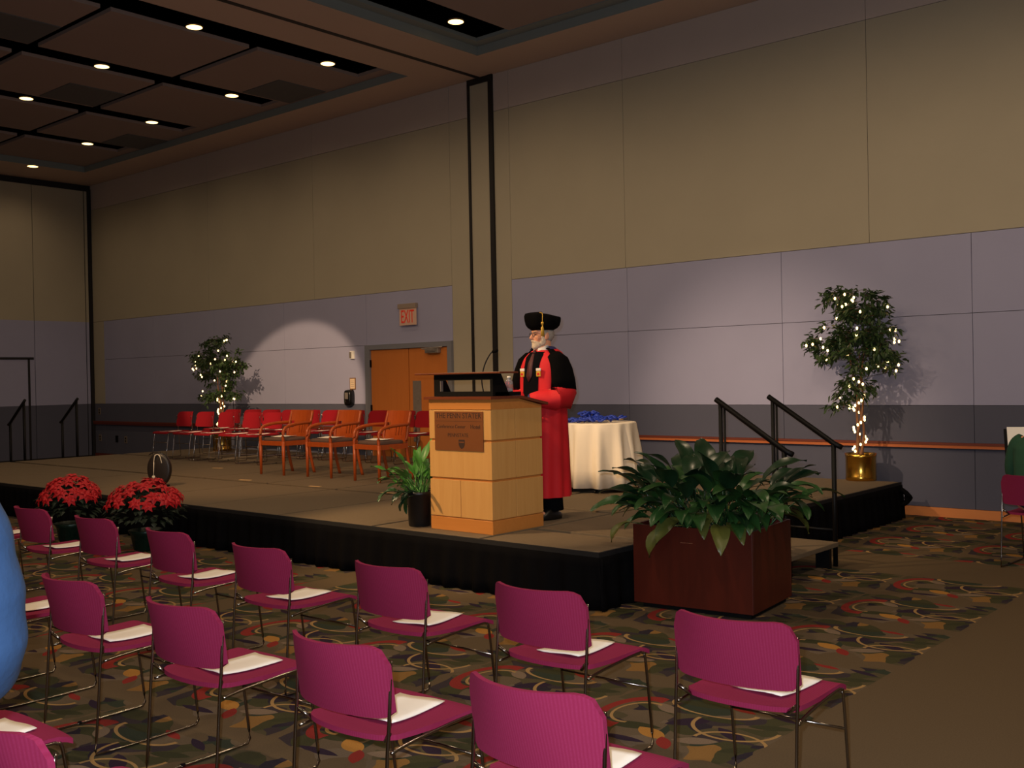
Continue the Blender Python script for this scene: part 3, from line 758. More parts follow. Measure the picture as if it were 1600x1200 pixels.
for i, (x, y, a, lab) in enumerate(((-11.36, 8.47, 2, 'cherry wood armchair with curved arms, leftmost of the three on stage'), (-10.48, 8.55, 0, 'cherry wood armchair with curved arms, middle of the three on stage'), (-9.49, 8.49, -3, 'cherry wood armchair with curved arms, rightmost, nearest the lectern'))):
    o = ac if i == 0 else copy_tree(ac)
    o.location = (x, y, SZ); o.rotation_euler.z = R(a); tag(o, lab, 'armchair', 'wooden armchairs on the stage')
    put_program(x, y - .02, SZ + .490, R(90 + 5 * i), 'cream program on the cushion of the %s wooden armchair' % ('left', 'middle', 'right')[i], 'programs on the wooden armchairs')

# ------------------------------------------------------------------ lectern
LX0, LX1, LY0, LY1 = -6.04, -5.365, 5.93, 6.545
le = empty('lectern', ((LX0 + LX1) / 2, (LY0 + LY1) / 2, SZ)); tag(le, 'light maple wood lectern with a bronze plaque', 'lectern')
hw, hd = (LX1 - LX0) / 2, (LY1 - LY0) / 2
MB().box(-hw + .012, hw - .012, -hd + .012, hd - .012, 0, .96).build('core', M_LWOODB, le)
MB().box(-hw, hw, -hd, hd, 0, .105).build('plinth', M_LWOODB, le, bevel=.003)
bands = [(.113, .405), (.423, .712), (.730, .965)]
for bi, (z0, z1) in enumerate(bands):
    for a, b in ((-hw, -.003), (.003, hw)):
        if bi == 2: continue
        if bi == 1 and a < 0: MB().box(-hw, hw, -hd, -hd + .012, z0, z1).build('front_panel', M_LWOOD, le, bevel=.002); continue
        if bi == 1: continue
        MB().box(a, b, -hd, -hd + .012, z0, z1).build('front_panel', M_LWOOD, le, bevel=.002)
    if bi == 2: MB().box(-hw, hw, -hd, -hd + .012, z0, z1 - .005).build('front_panel', M_LWOOD, le, bevel=.002)
    for a, b in ((-hd + .0125, -.025), (-.019, hd - .0125)):
        MB().box(hw - .012, hw, a, b, z0, z1).build('side_panel', M_LWOOD, le, bevel=.002)
        MB().box(-hw, -hw + .012, a, b, z0, z1).build('side_panel', M_LWOOD, le, bevel=.002)
    MB().box(-hw, hw, hd - .012, hd, z0, z1).build('rear_panel', M_LWOOD, le, bevel=.002)
MB().prism_x([(-hd, .965), (hd, .965), (hd, .985), (0.02, 1.045), (-hd, 1.045)], -hw, hw).build('top_rail', M_LWOODB, le)
MB().prism_x([(-hd - .03, 1.045), (.03, 1.045), (hd + .05, .985), (hd + .05, 1.005), (.03, 1.067), (-hd - .03, 1.067)], -hw - .03, hw + .03).build('desk_top', M_LDARK, le)
pq = MB().box(-.268, .258, -hd - .008, -hd + .002, .640, .950).build('plaque', M_PLAQUE, le)
Mx = lambda x, z: Matrix.Translation((x, -hd - .0085, z)) @ Matrix.Rotation(PI / 2, 4, 'X')
text_mesh('THE PENN STATER', 0.059, 0.0006, M_PLAQUETXT, 'plaque_lettering', pq, Mx(-.005, .915))
text_mesh('Conference Center', 0.040, 0.0006, M_PLAQUETXT, 'plaque_lettering', pq, Mx(-.085, .830))
text_mesh('Hotel', 0.046, 0.0010, M_PLAQUETXT, 'plaque_lettering', pq, Mx(.180, .830))
text_mesh('PENNSTATE', 0.042, 0.0006, M_PLAQUETXT, 'plaque_lettering', pq, Mx(-.01, .762))
MB().box(-.262, .252, -hd - .0088, -hd - .008, .872, .874).build('engraved_line', M_PLAQUETXT, pq)
sh = MB(); poly = [(-.033, .728), (.033, .728), (.033, .690), (.022, .668), (0, .654), (-.022, .668), (-.033, .690)]
sh._add([(x + .03, -hd - .0092, z) for x, z in poly] + [(x + .03, -hd - .007, z) for x, z in poly], [tuple(range(7)), tuple(range(13, 6, -1))] + [(i, (i + 1) % 7, 7 + (i + 1) % 7, 7 + i) for i in range(7)])
sh.build('shield_emblem', M_PLAQUETXT, pq)
MB().box(.004, .056, -hd - .0098, -hd - .009, .705, .713).build('shield_emblem', M_PLAQUE, pq)

# reading stand on the lectern: black frame with an opening under a thin wooden shelf
rs = empty('reading_stand', (le.location.x, le.location.y, SZ + 1.068)); tag(rs, 'black framed reading stand with a thin wooden shelf on the lectern', 'stand')
fy = -hd + .07
MB().box(-.345, .300, fy, fy + .03, 0, .038).build('frame_rail', M_BLACKP, rs); MB().box(-.345, .300, fy, fy + .03, .128, .175).build('frame_rail', M_BLACKP, rs)
MB().box(-.345, -.280, fy, fy + .03, .038, .128).build('frame_stile', M_BLACKP, rs); MB().box(.272, .300, fy, fy + .03, .038, .128).build('frame_stile', M_BLACKP, rs)
MB().box(-.281, -.272, fy + .004, fy + .032, .040, .126).build('chrome_edge', M_STEEL, rs); MB().box(.264, .272, fy + .004, fy + .032, .040, .126).build('chrome_edge', M_STEEL, rs)
for x in (-.345, .285): MB().prism_x([(fy + .03, 0), (fy + .20, 0), (fy + .10, .175), (fy + .03, .175)], x, x + .015).build('side_bracket', M_BLACKP, rs)
MB().box(-.345, .300, fy + .03, fy + .335, 0, .03).build('tray', M_BLACKP, rs)
MB().box(-.52, .42, fy - .05, fy + .17, .176, .190).build('shelf_board', M_LDARK, rs, bevel=.003)
# gooseneck microphone
mi = empty('gooseneck_microphone', (-5.80, 6.33, SZ + 1.075)); tag(mi, 'black gooseneck microphone rising from the lectern', 'microphone')
MB().lathe([(.03, -.03), (.03, .012), (.012, .02)], 16).build('base', M_BLACKM, mi, True)
MB().tube(catmull([(0, 0, .01), (-.02, .0, .12), (-.005, .02, .24), (.03, .05, .33), (.055, .07, .355)], 6), .0055, 8).build('gooseneck', M_BLACKM, mi, True)
MB().capsule((.052, .068, .353), (.095, .06, .36), .013, .016).build('windscreen', M_VELVET, mi, True)
# water bottle
wb = empty('water_bottle', (-5.475, 6.275, SZ + 1.099)); tag(wb, 'small clear water bottle on the lectern beside the stand', 'bottle')
MB().lathe([(.001, 0), (.030, 0), (.033, .01), (.033, .07), (.028, .085), (.014, .10), (.013, .108)], 20).build('bottle_body', M_PLASTIC, wb, True)
MB().lathe([(.0335, .025), (.0337, .026), (.0337, .055), (.0335, .056)], 20, cap0=False, cap1=False).build('bottle_label', mat('bottle_label', (176, 120, 110), .6), wb, True)
MB().lathe([(.001, .105), (.0155, .105), (.0155, .122), (.001, .123)], 16).build('bottle_cap', M_WHITEP, wb, True)

# ------------------------------------------------------------------ round table
TX, TY, TZ = -6.60, 9.02, SZ
tb = empty('round_table', (TX, TY, TZ)); tag(tb, 'small round pedestal table under the white cloth', 'table')
MB().lathe([(.001, .69), (.38, .69), (.385, .70), (.38, .715), (.001, .715)], 40).build('table_top', M_LDARK, tb, True)
MB().lathe([(.03, .02), (.028, .69)], 16).build('pedestal', M_BLACKM, tb, True)
for k in range(4):
    a = k * PI / 2 + .5
    MB().tube([(0, 0, .06), (.42 * math.cos(a), .42 * math.sin(a), .015)], [.022, .014], 8).build('foot', M_BLACKM, tb, True)
rings = []; nn = 120; rr2 = random.Random(3); ph = [rr2.uniform(0, 6.3) for _ in range(3)]
def cloth_r(t, k):
    w1 = math.sin(13 * t + ph[0] + .6 * math.sin(3 * t)); w2 = math.sin(21 * t + ph[1])
    return .392 + k * (.048 + .042 * w1 + .014 * w2)
for rr_ in (.02, .2, .36): rings.append([(rr_ * math.cos(2 * PI * j / nn), rr_ * math.sin(2 * PI * j / nn), .7185) for j in range(nn)])
for z, k in ((.7175, -.02), (.705, .08), (.62, .25), (.45, .58), (.25, .85), (.05, 1.05)):
    rings.append([(cloth_r(2 * PI * j / nn, k) * math.cos(2 * PI * j / nn), cloth_r(2 * PI * j / nn, k) * math.sin(2 * PI * j / nn), z) for j in range(nn)])
cl = MB().loft(rings, True, False).build('tablecloth', M_CLOTH, smooth=True, loc=(TX, TY, TZ)); cl.modifiers.new('t', 'SOLIDIFY').thickness = .002
tag(cl, 'white tablecloth hanging in folds over the small round table', 'tablecloth')
rr3 = random.Random(8)
spots = [('farthest left', -.26, -.06), ('front left', -.16, -.20), ('back left', -.14, .10), ('centre', -.03, -.05), ('front centre', .03, -.22), ('front right', .16, -.12), ('back right', .12, .10), ('topmost', -.08, -.08)]
for i, (nm, dx, dy) in enumerate(spots):
    z0 = .722 + (.028 if i in (3,) else 0) + (.045 if nm == 'topmost' else 0) + .004 * i
    e = empty('ribbon_medal', (TX + dx, TY + dy, TZ + z0)); tag(e, 'blue neck ribbon with medal, %s in the pile on the white table' % nm, 'medal', 'ribbon medals on the table')
    pts = []
    a0 = rr3.uniform(0, 6.3)
    for k in range(40):
        t = 2 * PI * k / 40
        r_ = .10 + .03 * math.sin(2 * t + a0) + .025 * math.sin(5 * t + 2 * a0)
        pts.append((r_ * math.cos(t + a0), .8 * r_ * math.sin(t + a0), .014 + .010 * math.sin(3 * t + a0) + .008 * math.sin(7 * t)))
    MB().tube(pts, .013, 6, closed=True, flat=.8).build('ribbon', M_BLUERIB, e, True)
    pts = [(p[0] * .62 + .02, p[1] * .7 - .01, p[2] + .012) for p in pts]
    MB().tube(pts, .012, 6, closed=True, flat=.8).build('ribbon', M_BLUERIB, e, True)
    MB().lathe([(.001, 0), (.024, 0), (.026, .002), (.024, .004), (.001, .005)], 18, c=(.11 * math.cos(a0), .09 * math.sin(a0) - .02, .002)).build('medal_disc', M_GOLD, e, True)

# ------------------------------------------------------------------ plants
def leaf_mesh(name, L, Wd, stem, lean, droop, m, n=9, seed=0):
    """a stalk rising from the origin and bending to +Y, then a lance-shaped blade folded along its midrib"""
    rd = random.Random(seed); mb = MB(); P = []
    p = Vector((0, 0, 0)); ang = lean * .35
    for i in range(5):
        P.append(p.copy()); ang += lean * .16; p = p + Vector((0, math.sin(ang), math.cos(ang))) * (stem / 4)
    mb.tube(P, [.006, .0055, .005, .0045, .004], 5)
    base = P[-1]; rows = []
    q = base.copy()
    tw = rd.uniform(-.25, .25)
    for i in range(n + 1):
        t = i / n
        wd = Wd * (math.sin(PI * min(1, t ** .72)) ** .9) * .5 + .0015
        d = Vector((0, math.sin(ang), math.cos(ang))); nrm = Vector((0, -math.cos(ang), math.sin(ang)))
        sx = Vector((math.cos(tw * t), 0, 0)) + nrm * math.sin(tw * t)
        wv = .008 * math.sin(9 * t + seed)
        rows.append([q - sx * wd + nrm * (.28 * wd + wv), q - sx * wd * .5 + nrm * (.10 * wd), q.copy(), q + sx * wd * .5 + nrm * (.10 * wd), q + sx * wd + nrm * (.28 * wd - wv)])
        q = q + d * (L / n); ang += droop / n
    mb.loft([[tuple(v) for v in r_] for r_ in rows], False, False, close=False)
    me = mb.mesh(name, True); me.materials.append(m); return me

def leaf_set(prefix, mats, sizes, seed):
    out = []
    for i in range(10):
        L, Wd, stem, lean, droop = sizes[i % len(sizes)]
        out.append(leaf_mesh(prefix, L, Wd, stem, lean, droop, mats[i % len(mats)], seed=seed + i))
    return out

PLR = R(6)
PLc = Vector((-3.725, 6.403, 0))
pl = empty('planter_box', PLc, PLR); tag(pl, 'dark mahogany planter box on the floor at the stage corner', 'planter')
PW, PD, PH = .435, .355, .575
MB().box(-PW, PW, -PD, -PD + .02, .035, PH).build('front_board', M_PLANTER, pl, bevel=.002); MB().box(-PW, PW, PD - .02, PD, .035, PH).build('rear_board', M_PLANTER, pl, bevel=.002)
MB().box(-PW, -PW + .02, -PD + .02, PD - .02, .035, PH).build('side_board', M_PLANTER, pl, bevel=.002); MB().box(PW - .02, PW, -PD + .02, PD - .02, .035, PH).build('side_board', M_PLANTER, pl, bevel=.002)
MB().box(-PW + .05, PW - .03, -PD + .04, PD - .04, 0, .05).build('base', M_BLACKP, pl)
sm = MB(); ns = 14; rs_ = random.Random(2)
grid = [[(-PW + .02 + (2 * PW - .04) * i / ns, -PD + .02 + (2 * PD - .04) * j / ns, PH - .045 + rs_.uniform(0, .025)) for i in range(ns + 1)] for j in range(ns + 1)]
sm.loft(grid, False, False, close=False).build('soil', M_SOIL, pl, True)
MB().box(-PW + .36, -PW + .45, -PD - .0015, -PD, .47, .473).build('scratch', mat('pale_scratch', (150, 96, 66), .6), pl)
sizes = [(.32, .135, .30, .45, 1.2), (.34, .145, .36, .30, 1.0), (.28, .125, .26, .75, 1.5), (.34, .14, .40, .20, .9), (.30, .13, .22, .95, 1.5), (.26, .12, .30, .5, 1.8), (.32, .14, .28, .6, 1.0)]
LM = leaf_set('leaf', [M_LEAF1, M_LEAF2, M_LEAF1, M_LEAF2, M_LEAF3, M_LEAF1, M_LEAF2], sizes, 20)
def foliage_thing(name, loc, label, zbase, half, count, meshes, seed, scale=1.0, tilt=0.25, east=9.0):
    rd = random.Random(seed); e = empty(name, (loc[0], loc[1], 0), loc[3] if len(loc) > 3 else 0); tag(e, label, 'plant')
    for i in range(count):
        me = meshes[rd.randrange(len(meshes))]
        o = bpy.data.objects.new('leaf', me); COL.objects.link(o); o.parent = e
        x, y = rd.uniform(-1, 1), rd.uniform(-1, 1)
        a = math.atan2(y * half[1] * 1.4 + rd.gauss(0, .12), x * half[0] + rd.gauss(0, .08)) - PI / 2 + rd.gauss(0, .5)
        k = math.hypot(x, y)
        if -math.sin(a) > east: a = -a * .6           # no room on that side: turn the leaf away
        o.location = (x * half[0], y * half[1], zbase)
        s = scale * rd.uniform(.78, 1.15)
        o.scale = (s, s, s)
        o.rotation_euler = Euler((-(.15 + tilt * k) + rd.gauss(0, .12), rd.gauss(0, .12), a), 'XYZ')
        # leaf leans to local +Y: pitch it outward by a negative x-rotation
    return e
pp_ = foliage_thing('peace_lily', (PLc.x, PLc.y, 0, PLR), 'lush broad-leaved green plant filling the wooden planter', PH - .04, (.35, .27), 185, LM, 5, .93, tilt=.24)

# potted plant beside the lectern
pt = empty('black_plant_pot', (-6.235, 5.99, SZ)); tag(pt, 'black cylindrical pot on the stage left of the lectern', 'pot')
MB().lathe([(.001, 0), (.086, 0), (.092, .01), (.103, .255), (.108, .26), (.108, .285), (.100, .287), (.096, .26), (.001, .255)], 28).build('pot_body', M_POTBLACK, pt, True)
sizes2 = [(.20, .055, .16, .5, 1.1), (.22, .06, .20, .3, .9), (.18, .05, .12, .9, 1.4), (.24, .06, .24, .2, .7), (.20, .05, .10, 1.2, 1.2)]
LM2 = leaf_set('leaf', [M_LEAF1, M_LEAF4, M_LEAF2, M_LEAF4, M_LEAF1], sizes2, 60)
foliage_thing('leafy_pot_plant', (-6.235, 5.99), 'bright green leafy plant growing from the black pot by the lectern', SZ + .25, (.06, .06), 60, LM2, 9, 1.0, tilt=.50, east=0.15)

def ficus(loc, label, ltag, H, crown, seed, lean, pot_r=.165, pot_h=.30):
    x, y = loc; rd = random.Random(seed)
    pot = empty('brass_pot', (x, y, SZ)); tag(pot, 'polished brass pot holding the ' + ltag, 'pot', 'brass tree pots')
    MB().lathe([(.001, 0), (pot_r * .96, 0), (pot_r, .01), (pot_r, .05), (pot_r * .985, .055), (pot_r * .985, pot_h - .05), (pot_r, pot_h - .045), (pot_r * 1.02, pot_h), (pot_r * .96, pot_h), (pot_r * .94, pot_h - .06)], 36, cap1=False).build('pot_body', M_BRASS, pot, True)
    MB().lathe([(.001, pot_h - .045), (pot_r * .95, pot_h - .05)], 20, cap0=False, cap1=False).build('soil', M_SOIL, pot, True)
    t = empty('ficus_tree', (x, y, SZ + pot_h - .05)); tag(t, label, 'tree', 'decorated ficus trees')
    z0 = -(pot_h - .05)                                  # stage level in local z
    trunks = []
    for k in range(3):
        a = k * 2.1 + seed
        tp = catmull([(.035 * math.cos(a), .035 * math.sin(a), 0), (.04 * math.cos(a + 1.5), .04 * math.sin(a + 1.5), .28), (.035 * math.cos(a + 3.2), .035 * math.sin(a + 3.2), .55), (lean * .4 + .05 * math.cos(a + 4.5), .05 * math.sin(a + 4.5), .85), (lean + .10 * math.cos(a + 5), .08 * math.sin(a + 5), 1.2)], 5)
        trunks.append(tp); MB().tube(tp, [.017 * (1 - .55 * i / len(tp)) for i in range(len(tp))], 7).build('trunk', M_BARK, t, True)
    lf = MB(); tw = MB()
    def leaf(p, d, s):
        d = d.normalized(); sd = d.cross(Vector((0, 0, 1)));
        if sd.length < .1: sd = Vector((1, 0, 0))
        sd.normalize(); sd = (sd + Vector((rd.uniform(-.4, .4), rd.uniform(-.4, .4), rd.uniform(-.6, .6)))).normalized(); nn_ = sd.cross(d)
        w_ = s * .23
        pts = [p, p + d * s * .35 + sd * w_ + nn_ * .006, p + d * s * .75 + sd * w_ * .62, p + d * s * 1.05, p + d * s * .75 - sd * w_ * .62, p + d * s * .35 - sd * w_ + nn_ * .006, p + d * s * .45 - nn_ * .006]
        lf._add(pts, [(0, 1, 6), (1, 2, 3, 6), (6, 3, 4, 5), (0, 6, 5)])
    for (cx, cy, cz, rx, ry, rz, nb) in crown:
        c = Vector((cx, cy, cz + z0))
        for b in range(nb):
            th = rd.uniform(0, 2 * PI); ph_ = math.acos(rd.uniform(-1, 1)); k = rd.uniform(.25, .92)
            p = c + Vector((rx * k * math.sin(ph_) * math.cos(th), ry * k * math.sin(ph_) * math.sin(th), rz * k * math.cos(ph_)))
            d = Vector((math.cos(th) * rx, math.sin(th) * ry, rd.uniform(-.1, .25))).normalized()
            tip = p + d * .12 + Vector((0, 0, -.05))
            tw.tube([p - d * .08, p, tip], .0022, 3)
            for l in range(rd.randrange(20, 28)):
                u = rd.random(); q = p.lerp(tip, u) + Vector((rd.gauss(0, .03), rd.gauss(0, .03), rd.gauss(0, .028)))
                ld = d * .5 + Vector((rd.gauss(0, .5), rd.gauss(0, .5), -.55 + rd.gauss(0, .35)))
                leaf(q, ld, rd.uniform(.055, .095))
    fo = lf.build('foliage', M_FICUS, t, True); fo['kind'] = 'stuff'
    tw.build('twigs', M_BARK, t, True)
    # string of lights
    ls = empty('light_string', (x, y, SZ)); tag(ls, 'string of warm fairy lights wound through the ' + ltag, 'string lights', 'fairy light strings')
    bm_ = MB().ellipsoid((0, 0, 0), (.013, .013, .017), 8, 6).mesh('bulb', True); bm_.materials.append(M_BULB)
    path = []
    for k in range(24):
        u = k / 23; z = pot_h + .02 + u * (.62); a = u * 17 + seed
        path.append(Vector((.065 * math.cos(a) + lean * .1 * u, .065 * math.sin(a) - .02, z)))
    for (cx, cy, cz, rx, ry, rz, nb) in crown:
        for k in range(max(4, nb // 4)):
            a = PI + PI * rd.random() * 1.0; zz = rd.uniform(-.75, .6)
            rr_ = math.sqrt(max(.05, 1 - zz * zz)) * rd.uniform(.85, 1.02)
            path.append(Vector((cx + rx * rr_ * math.cos(a + .3), cy + ry * rr_ * math.sin(a + .3), cz + rz * zz)))
    for p in path:
        o = bpy.data.objects.new('bulb', bm_); COL.objects.link(o); o.parent = ls; o.location = p + Vector((rd.gauss(0, .01), rd.gauss(0, .01), 0))
    MB().tube(catmull(path[:24], 3), .0022, 4).build('wire', M_WIRE, ls, True)
    MB().tube(catmull(sorted(path[24:], key=lambda q: q.z), 2), .0018, 4).build('wire', M_WIRE, ls, True)
# crown blobs: (x, y, z above stage, rx, ry, rz, branches)
ficus((-4.66, 11.26), 'leafy ficus tree with fairy lights at the right end of the stage', 'tree at the right end of the stage', 2.2,
      [(-.02, -.02, 1.52, .46, .24, .40, 66), (.04, -.02, 1.93, .32, .20, .22, 30), (-.22, -.02, 2.02, .16, .12, .12, 9), (-.40, -.03, 1.50, .22, .14, .14, 9), (.26, -.0, 1.38, .24, .15, .25, 14), (-.05, -.02, 1.06, .20, .14, .16, 12), (-.18, -.03, .86, .10, .06, .10, 3)], 3, -.02)
ficus((-16.32, 10.78), 'leafy ficus tree with fairy lights behind the burgundy stage chairs', 'tree behind the burgundy chairs', 2.1,
      [(-.08, -.05, 1.50, .52, .34, .34, 52), (.02, -.05, 1.92, .26, .20, .16, 14), (.55, -.04, 1.62, .22, .2, .18, 12), (-.45, -.05, 1.62, .26, .2, .20, 12), (-.12, -.05, 1.05, .30, .2, .22, 14), (.32, 0, 1.05, .14, .12, .34, 10)], 6, .0)

def poinsettia(loc, label, seed, rad):
    rd = random.Random(seed); e = empty('poinsettia', loc); tag(e, label, 'plant', 'poinsettias in front of the stage')
    MB().lathe([(.001, 0), (.10, 0), (.115, .02), (.14, .16), (.165, .20), (.155, .205), (.12, .18), (.001, .17)], 22).build('foil_pot', M_FOIL, e, True)
    lf = MB()
    def petal(mb, p, d, s, wd):
        d = d.normalized(); sd = d.cross(Vector((0, 0, 1)))
        if sd.length < .1: sd = Vector((1, 0, 0))
        sd.normalize(); up = sd.cross(d)
        mb._add([p, p + d * s * .45 + sd * wd + up * .004, p + d * s - up * s * .18, p + d * s * .45 - sd * wd + up * .004, p + d * s * .5 + up * .010], [(0, 1, 4), (1, 2, 4), (4, 2, 3), (0, 4, 3)])
    for i in range(230):
        th = rd.uniform(0, 2 * PI); u = rd.random(); el = R(-15 + 90 * u)
        rr_ = rad * rd.uniform(.62, .98)
        p = Vector((rr_ * math.cos(th) * math.cos(el), rr_ * math.sin(th) * math.cos(el), .36 + .24 * math.sin(el)))
        petal(lf, p, Vector((math.cos(th), math.sin(th), rd.uniform(-.7, .2))), rd.uniform(.07, .11), .028)
    fo = lf.build('leaves', M_POINL, e); fo['kind'] = 'stuff'
    variants = []
    for v in range(3):
        mb = MB()
        for ring, n, s, tl in ((0, 7, .095, -.10), (1, 5, .065, .25)):
            for k in range(n):
                a = 2 * PI * (k + .4 * ring + rd.uniform(-.15, .15)) / n
                petal(mb, Vector((0, 0, .004 * ring)), Vector((math.cos(a), math.sin(a), tl + rd.uniform(-.1, .1))), s * rd.uniform(.85, 1.15), s * .30)
        me = mb.mesh('flower'); me.materials.append(M_POIN); variants.append(me)
    for i in range(30):
        th = i * 2.399; u = math.sqrt((i + .5) / 30)
        el = R(88 - 76 * u + rd.uniform(-6, 6))
        p = Vector((rad * math.cos(el) * math.cos(th), rad * math.cos(el) * math.sin(th), .40 + .28 * math.sin(el) + rd.uniform(-.02, .02)))
        n = Vector((math.cos(el) * math.cos(th), math.cos(el) * math.sin(th), math.sin(el) + .35)).normalized()
        o = bpy.data.objects.new('flower', variants[i % 3]); COL.objects.link(o); o.parent = e
        o.location = p; o.rotation_euler = n.to_track_quat('Z', 'Y').to_euler(); s = rd.uniform(.8, 1.15); o.scale = (s, s, s)
    return e
poinsettia((-10.52, 5.12, 0), 'red poinsettia before the stage, left one of the pair', 1, .29)
poinsettia((-9.36, 5.30, 0), 'red poinsettia before the stage, right one of the pair, nearer', 2, .35)

# dark oval disc standing behind the poinsettias
dd = empty('oval_disc', (-11.28, 6.58, SZ), R(38)); tag(dd, 'dark oval disc with pale cord standing behind the poinsettias', 'disc')
rg = []
for yy_, k in ((-.03, .80), (-.022, .95), (-.005, 1.0), (.02, 1.0), (.03, .93)):
    rg.append([(k * .145 * math.cos(2 * PI * j / 32), yy_, .205 + k * .20 * math.sin(2 * PI * j / 32)) for j in range(32)])
MB().loft(rg).build('disc_body', M_DISC, dd, True)
MB().box(-.10, .10, -.04, .06, 0, .02).build('foot', M_BLACKP, dd, bevel=.004)
MB().tube(catmull([(-.05, -.035, .30), (-.03, -.05, .37), (.0, -.045, .385), (.03, -.05, .36), (.045, -.035, .28)], 5), .006, 6).build('cord', M_CORD, dd, True)
MB().tube([(-.05, -.035, .31), (-.055, -.04, .14)], .006, 6).ellipsoid((-.055, -.04, .12), (.02, .012, .02), 10, 6).build('cord', M_CORD, dd, True)
MB().tube(catmull([(-.12, .0, .38), (-.06, .0, .412), (.02, .0, .405)], 4), .008, 6).build('handle', M_DISC, dd, True)

# ------------------------------------------------------------------ things on the back wall
ex = empty('exit_sign', (-12.28, YB - .012, 2.66)); tag(ex, 'red lettered EXIT sign above the oak door', 'sign')
MB().box(-.22, .20, -.05, .012, .11, .19).build('sign_housing', mat('sign_housing_tan', (150, 132, 116), .5), ex, bevel=.006)
MB().box(-.19, .20, -.035, -.022, -.16, .11).build('sign_face', M_EXITFACE, ex)
text_mesh('EXIT', 0.30, .002, M_EXITRED, 'sign_lettering', ex, Matrix.Translation((0.0, -.038, -.03)) @ Matrix.Rotation(PI / 2, 4, 'X') @ Matrix.Diagonal((.50, 1, 1, 1)))
al = empty('fire_alarm', (-13.69, YB, 2.06)); tag(al, 'small wall alarm box left of the oak door', 'alarm')
MB().box(-.05, .05, -.035, .0, -.07, .07).build('alarm_body', M_WHITEP, al, bevel=.006); MB().box(-.05, -.005, -.05, -.035, -.05, .05).build('alarm_lens', M_STEEL, al)
sg = empty('framed_notice', (-13.71, YB, 1.57)); tag(sg, 'small framed notice on the wall left of the door', 'notice')
MB().box(-.075, .075, -.012, 0, -.10, .10).build('notice_frame', mat('notice_frame_brown', (120, 84, 52), .5), sg, bevel=.003); MB().box(-.06, .06, -.014, -.012, -.085, .085).build('notice_sheet', mat('notice_sheet', (226, 196, 160), .8), sg)
for k in range(4): MB().box(-.042, .042, -.0148, -.014, .045 - .03 * k, .050 - .03 * k).build('notice_line', M_INK, sg)
dp = empty('wall_dispenser', (-13.76, YB, 1.33)); tag(dp, 'glossy black rounded dispenser on the wall below the notice', 'dispenser')
rg = []
for y_, k in ((-.11, .75), (-.10, .92), (-.05, 1.0), (0, 1.0)):
    rr_ = []
    for j in range(28):
        t = 2 * PI * j / 28; c, s_ = math.cos(t), math.sin(t); q = (abs(c) ** 4 + abs(s_) ** 4) ** (-.25); rr_.append((c * q * .085 * k, y_, s_ * q * .14 * k))
    rg.append(rr_)
MB().loft(rg).build('dispenser_body', M_BLACKPL, dp, True); MB().box(-.04, .04, -.114, -.10, -.02, .09).build('dispenser_window', M_STEEL, dp)
for nm, x, z in (('lower outlet nearest the folding partition', -22.46, .45), ('middle dark outlet', -21.72, .44), ('right pale outlet', -21.33, .43), ('upper switch nearest the folding partition', -22.47, 1.05)):
    o = empty('wall_outlet', (x, YB, z)); tag(o, nm + ' on the left of the back wall', 'outlet', 'outlets on the back wall')
    MB().box(-.055, .055, -.008, 0, -.075, .075).build('cover_plate', M_BLACKP if 'dark' in nm else mat('outlet_tan', (120, 106, 92), .6), o, bevel=.002)
    for q in (-.03, .03): MB().box(-.02, .02, -.011, -.008, q - .018, q + .018).build('socket', M_BLACKP, o)

# ------------------------------------------------------------------ people
def hand(mb, wrist, d, up, side, curl=0.6, s=1.0):
    """palm plus four fingers and a thumb; d = direction of the fingers, up = back of the hand, side = towards the thumb"""
    d, up, side = Vector(d).normalized(), Vector(up).normalized(), Vector(side).normalized(); w_ = Vector(wrist)
    pe = w_ + d * .085 * s
    for k in (-.028, -.010, .010, .028): mb.capsule(w_ + side * k * .7 * s, pe + side * k * s, .015 * s, .013 * s, 8)
    for k, ln in ((.030, .072), (.010, .080), (-.010, .075), (-.029, .058)):
        p = pe + side * k * s; a = .25 * curl
        for j in range(3):
            dd_ = (d * math.cos(a) - up * math.sin(a)).normalized(); q = p + dd_ * ln * s * (.45, .32, .25)[j]
            mb.capsule(p, q, (.0095, .0085, .0078)[j] * s, (.0085, .0078, .007)[j] * s, 8); p = q; a += .85 * curl
    p = w_ + d * .025 * s + side * .030 * s
    q = p + (d * .55 + side * .75).normalized() * .040 * s; mb.capsule(p, q, .013 * s, .011 * s, 8)
    q2 = q + (d * .95 + side * .2 - up * .2).normalized() * .032 * s; mb.capsule(q, q2, .011 * s, .009 * s, 8)
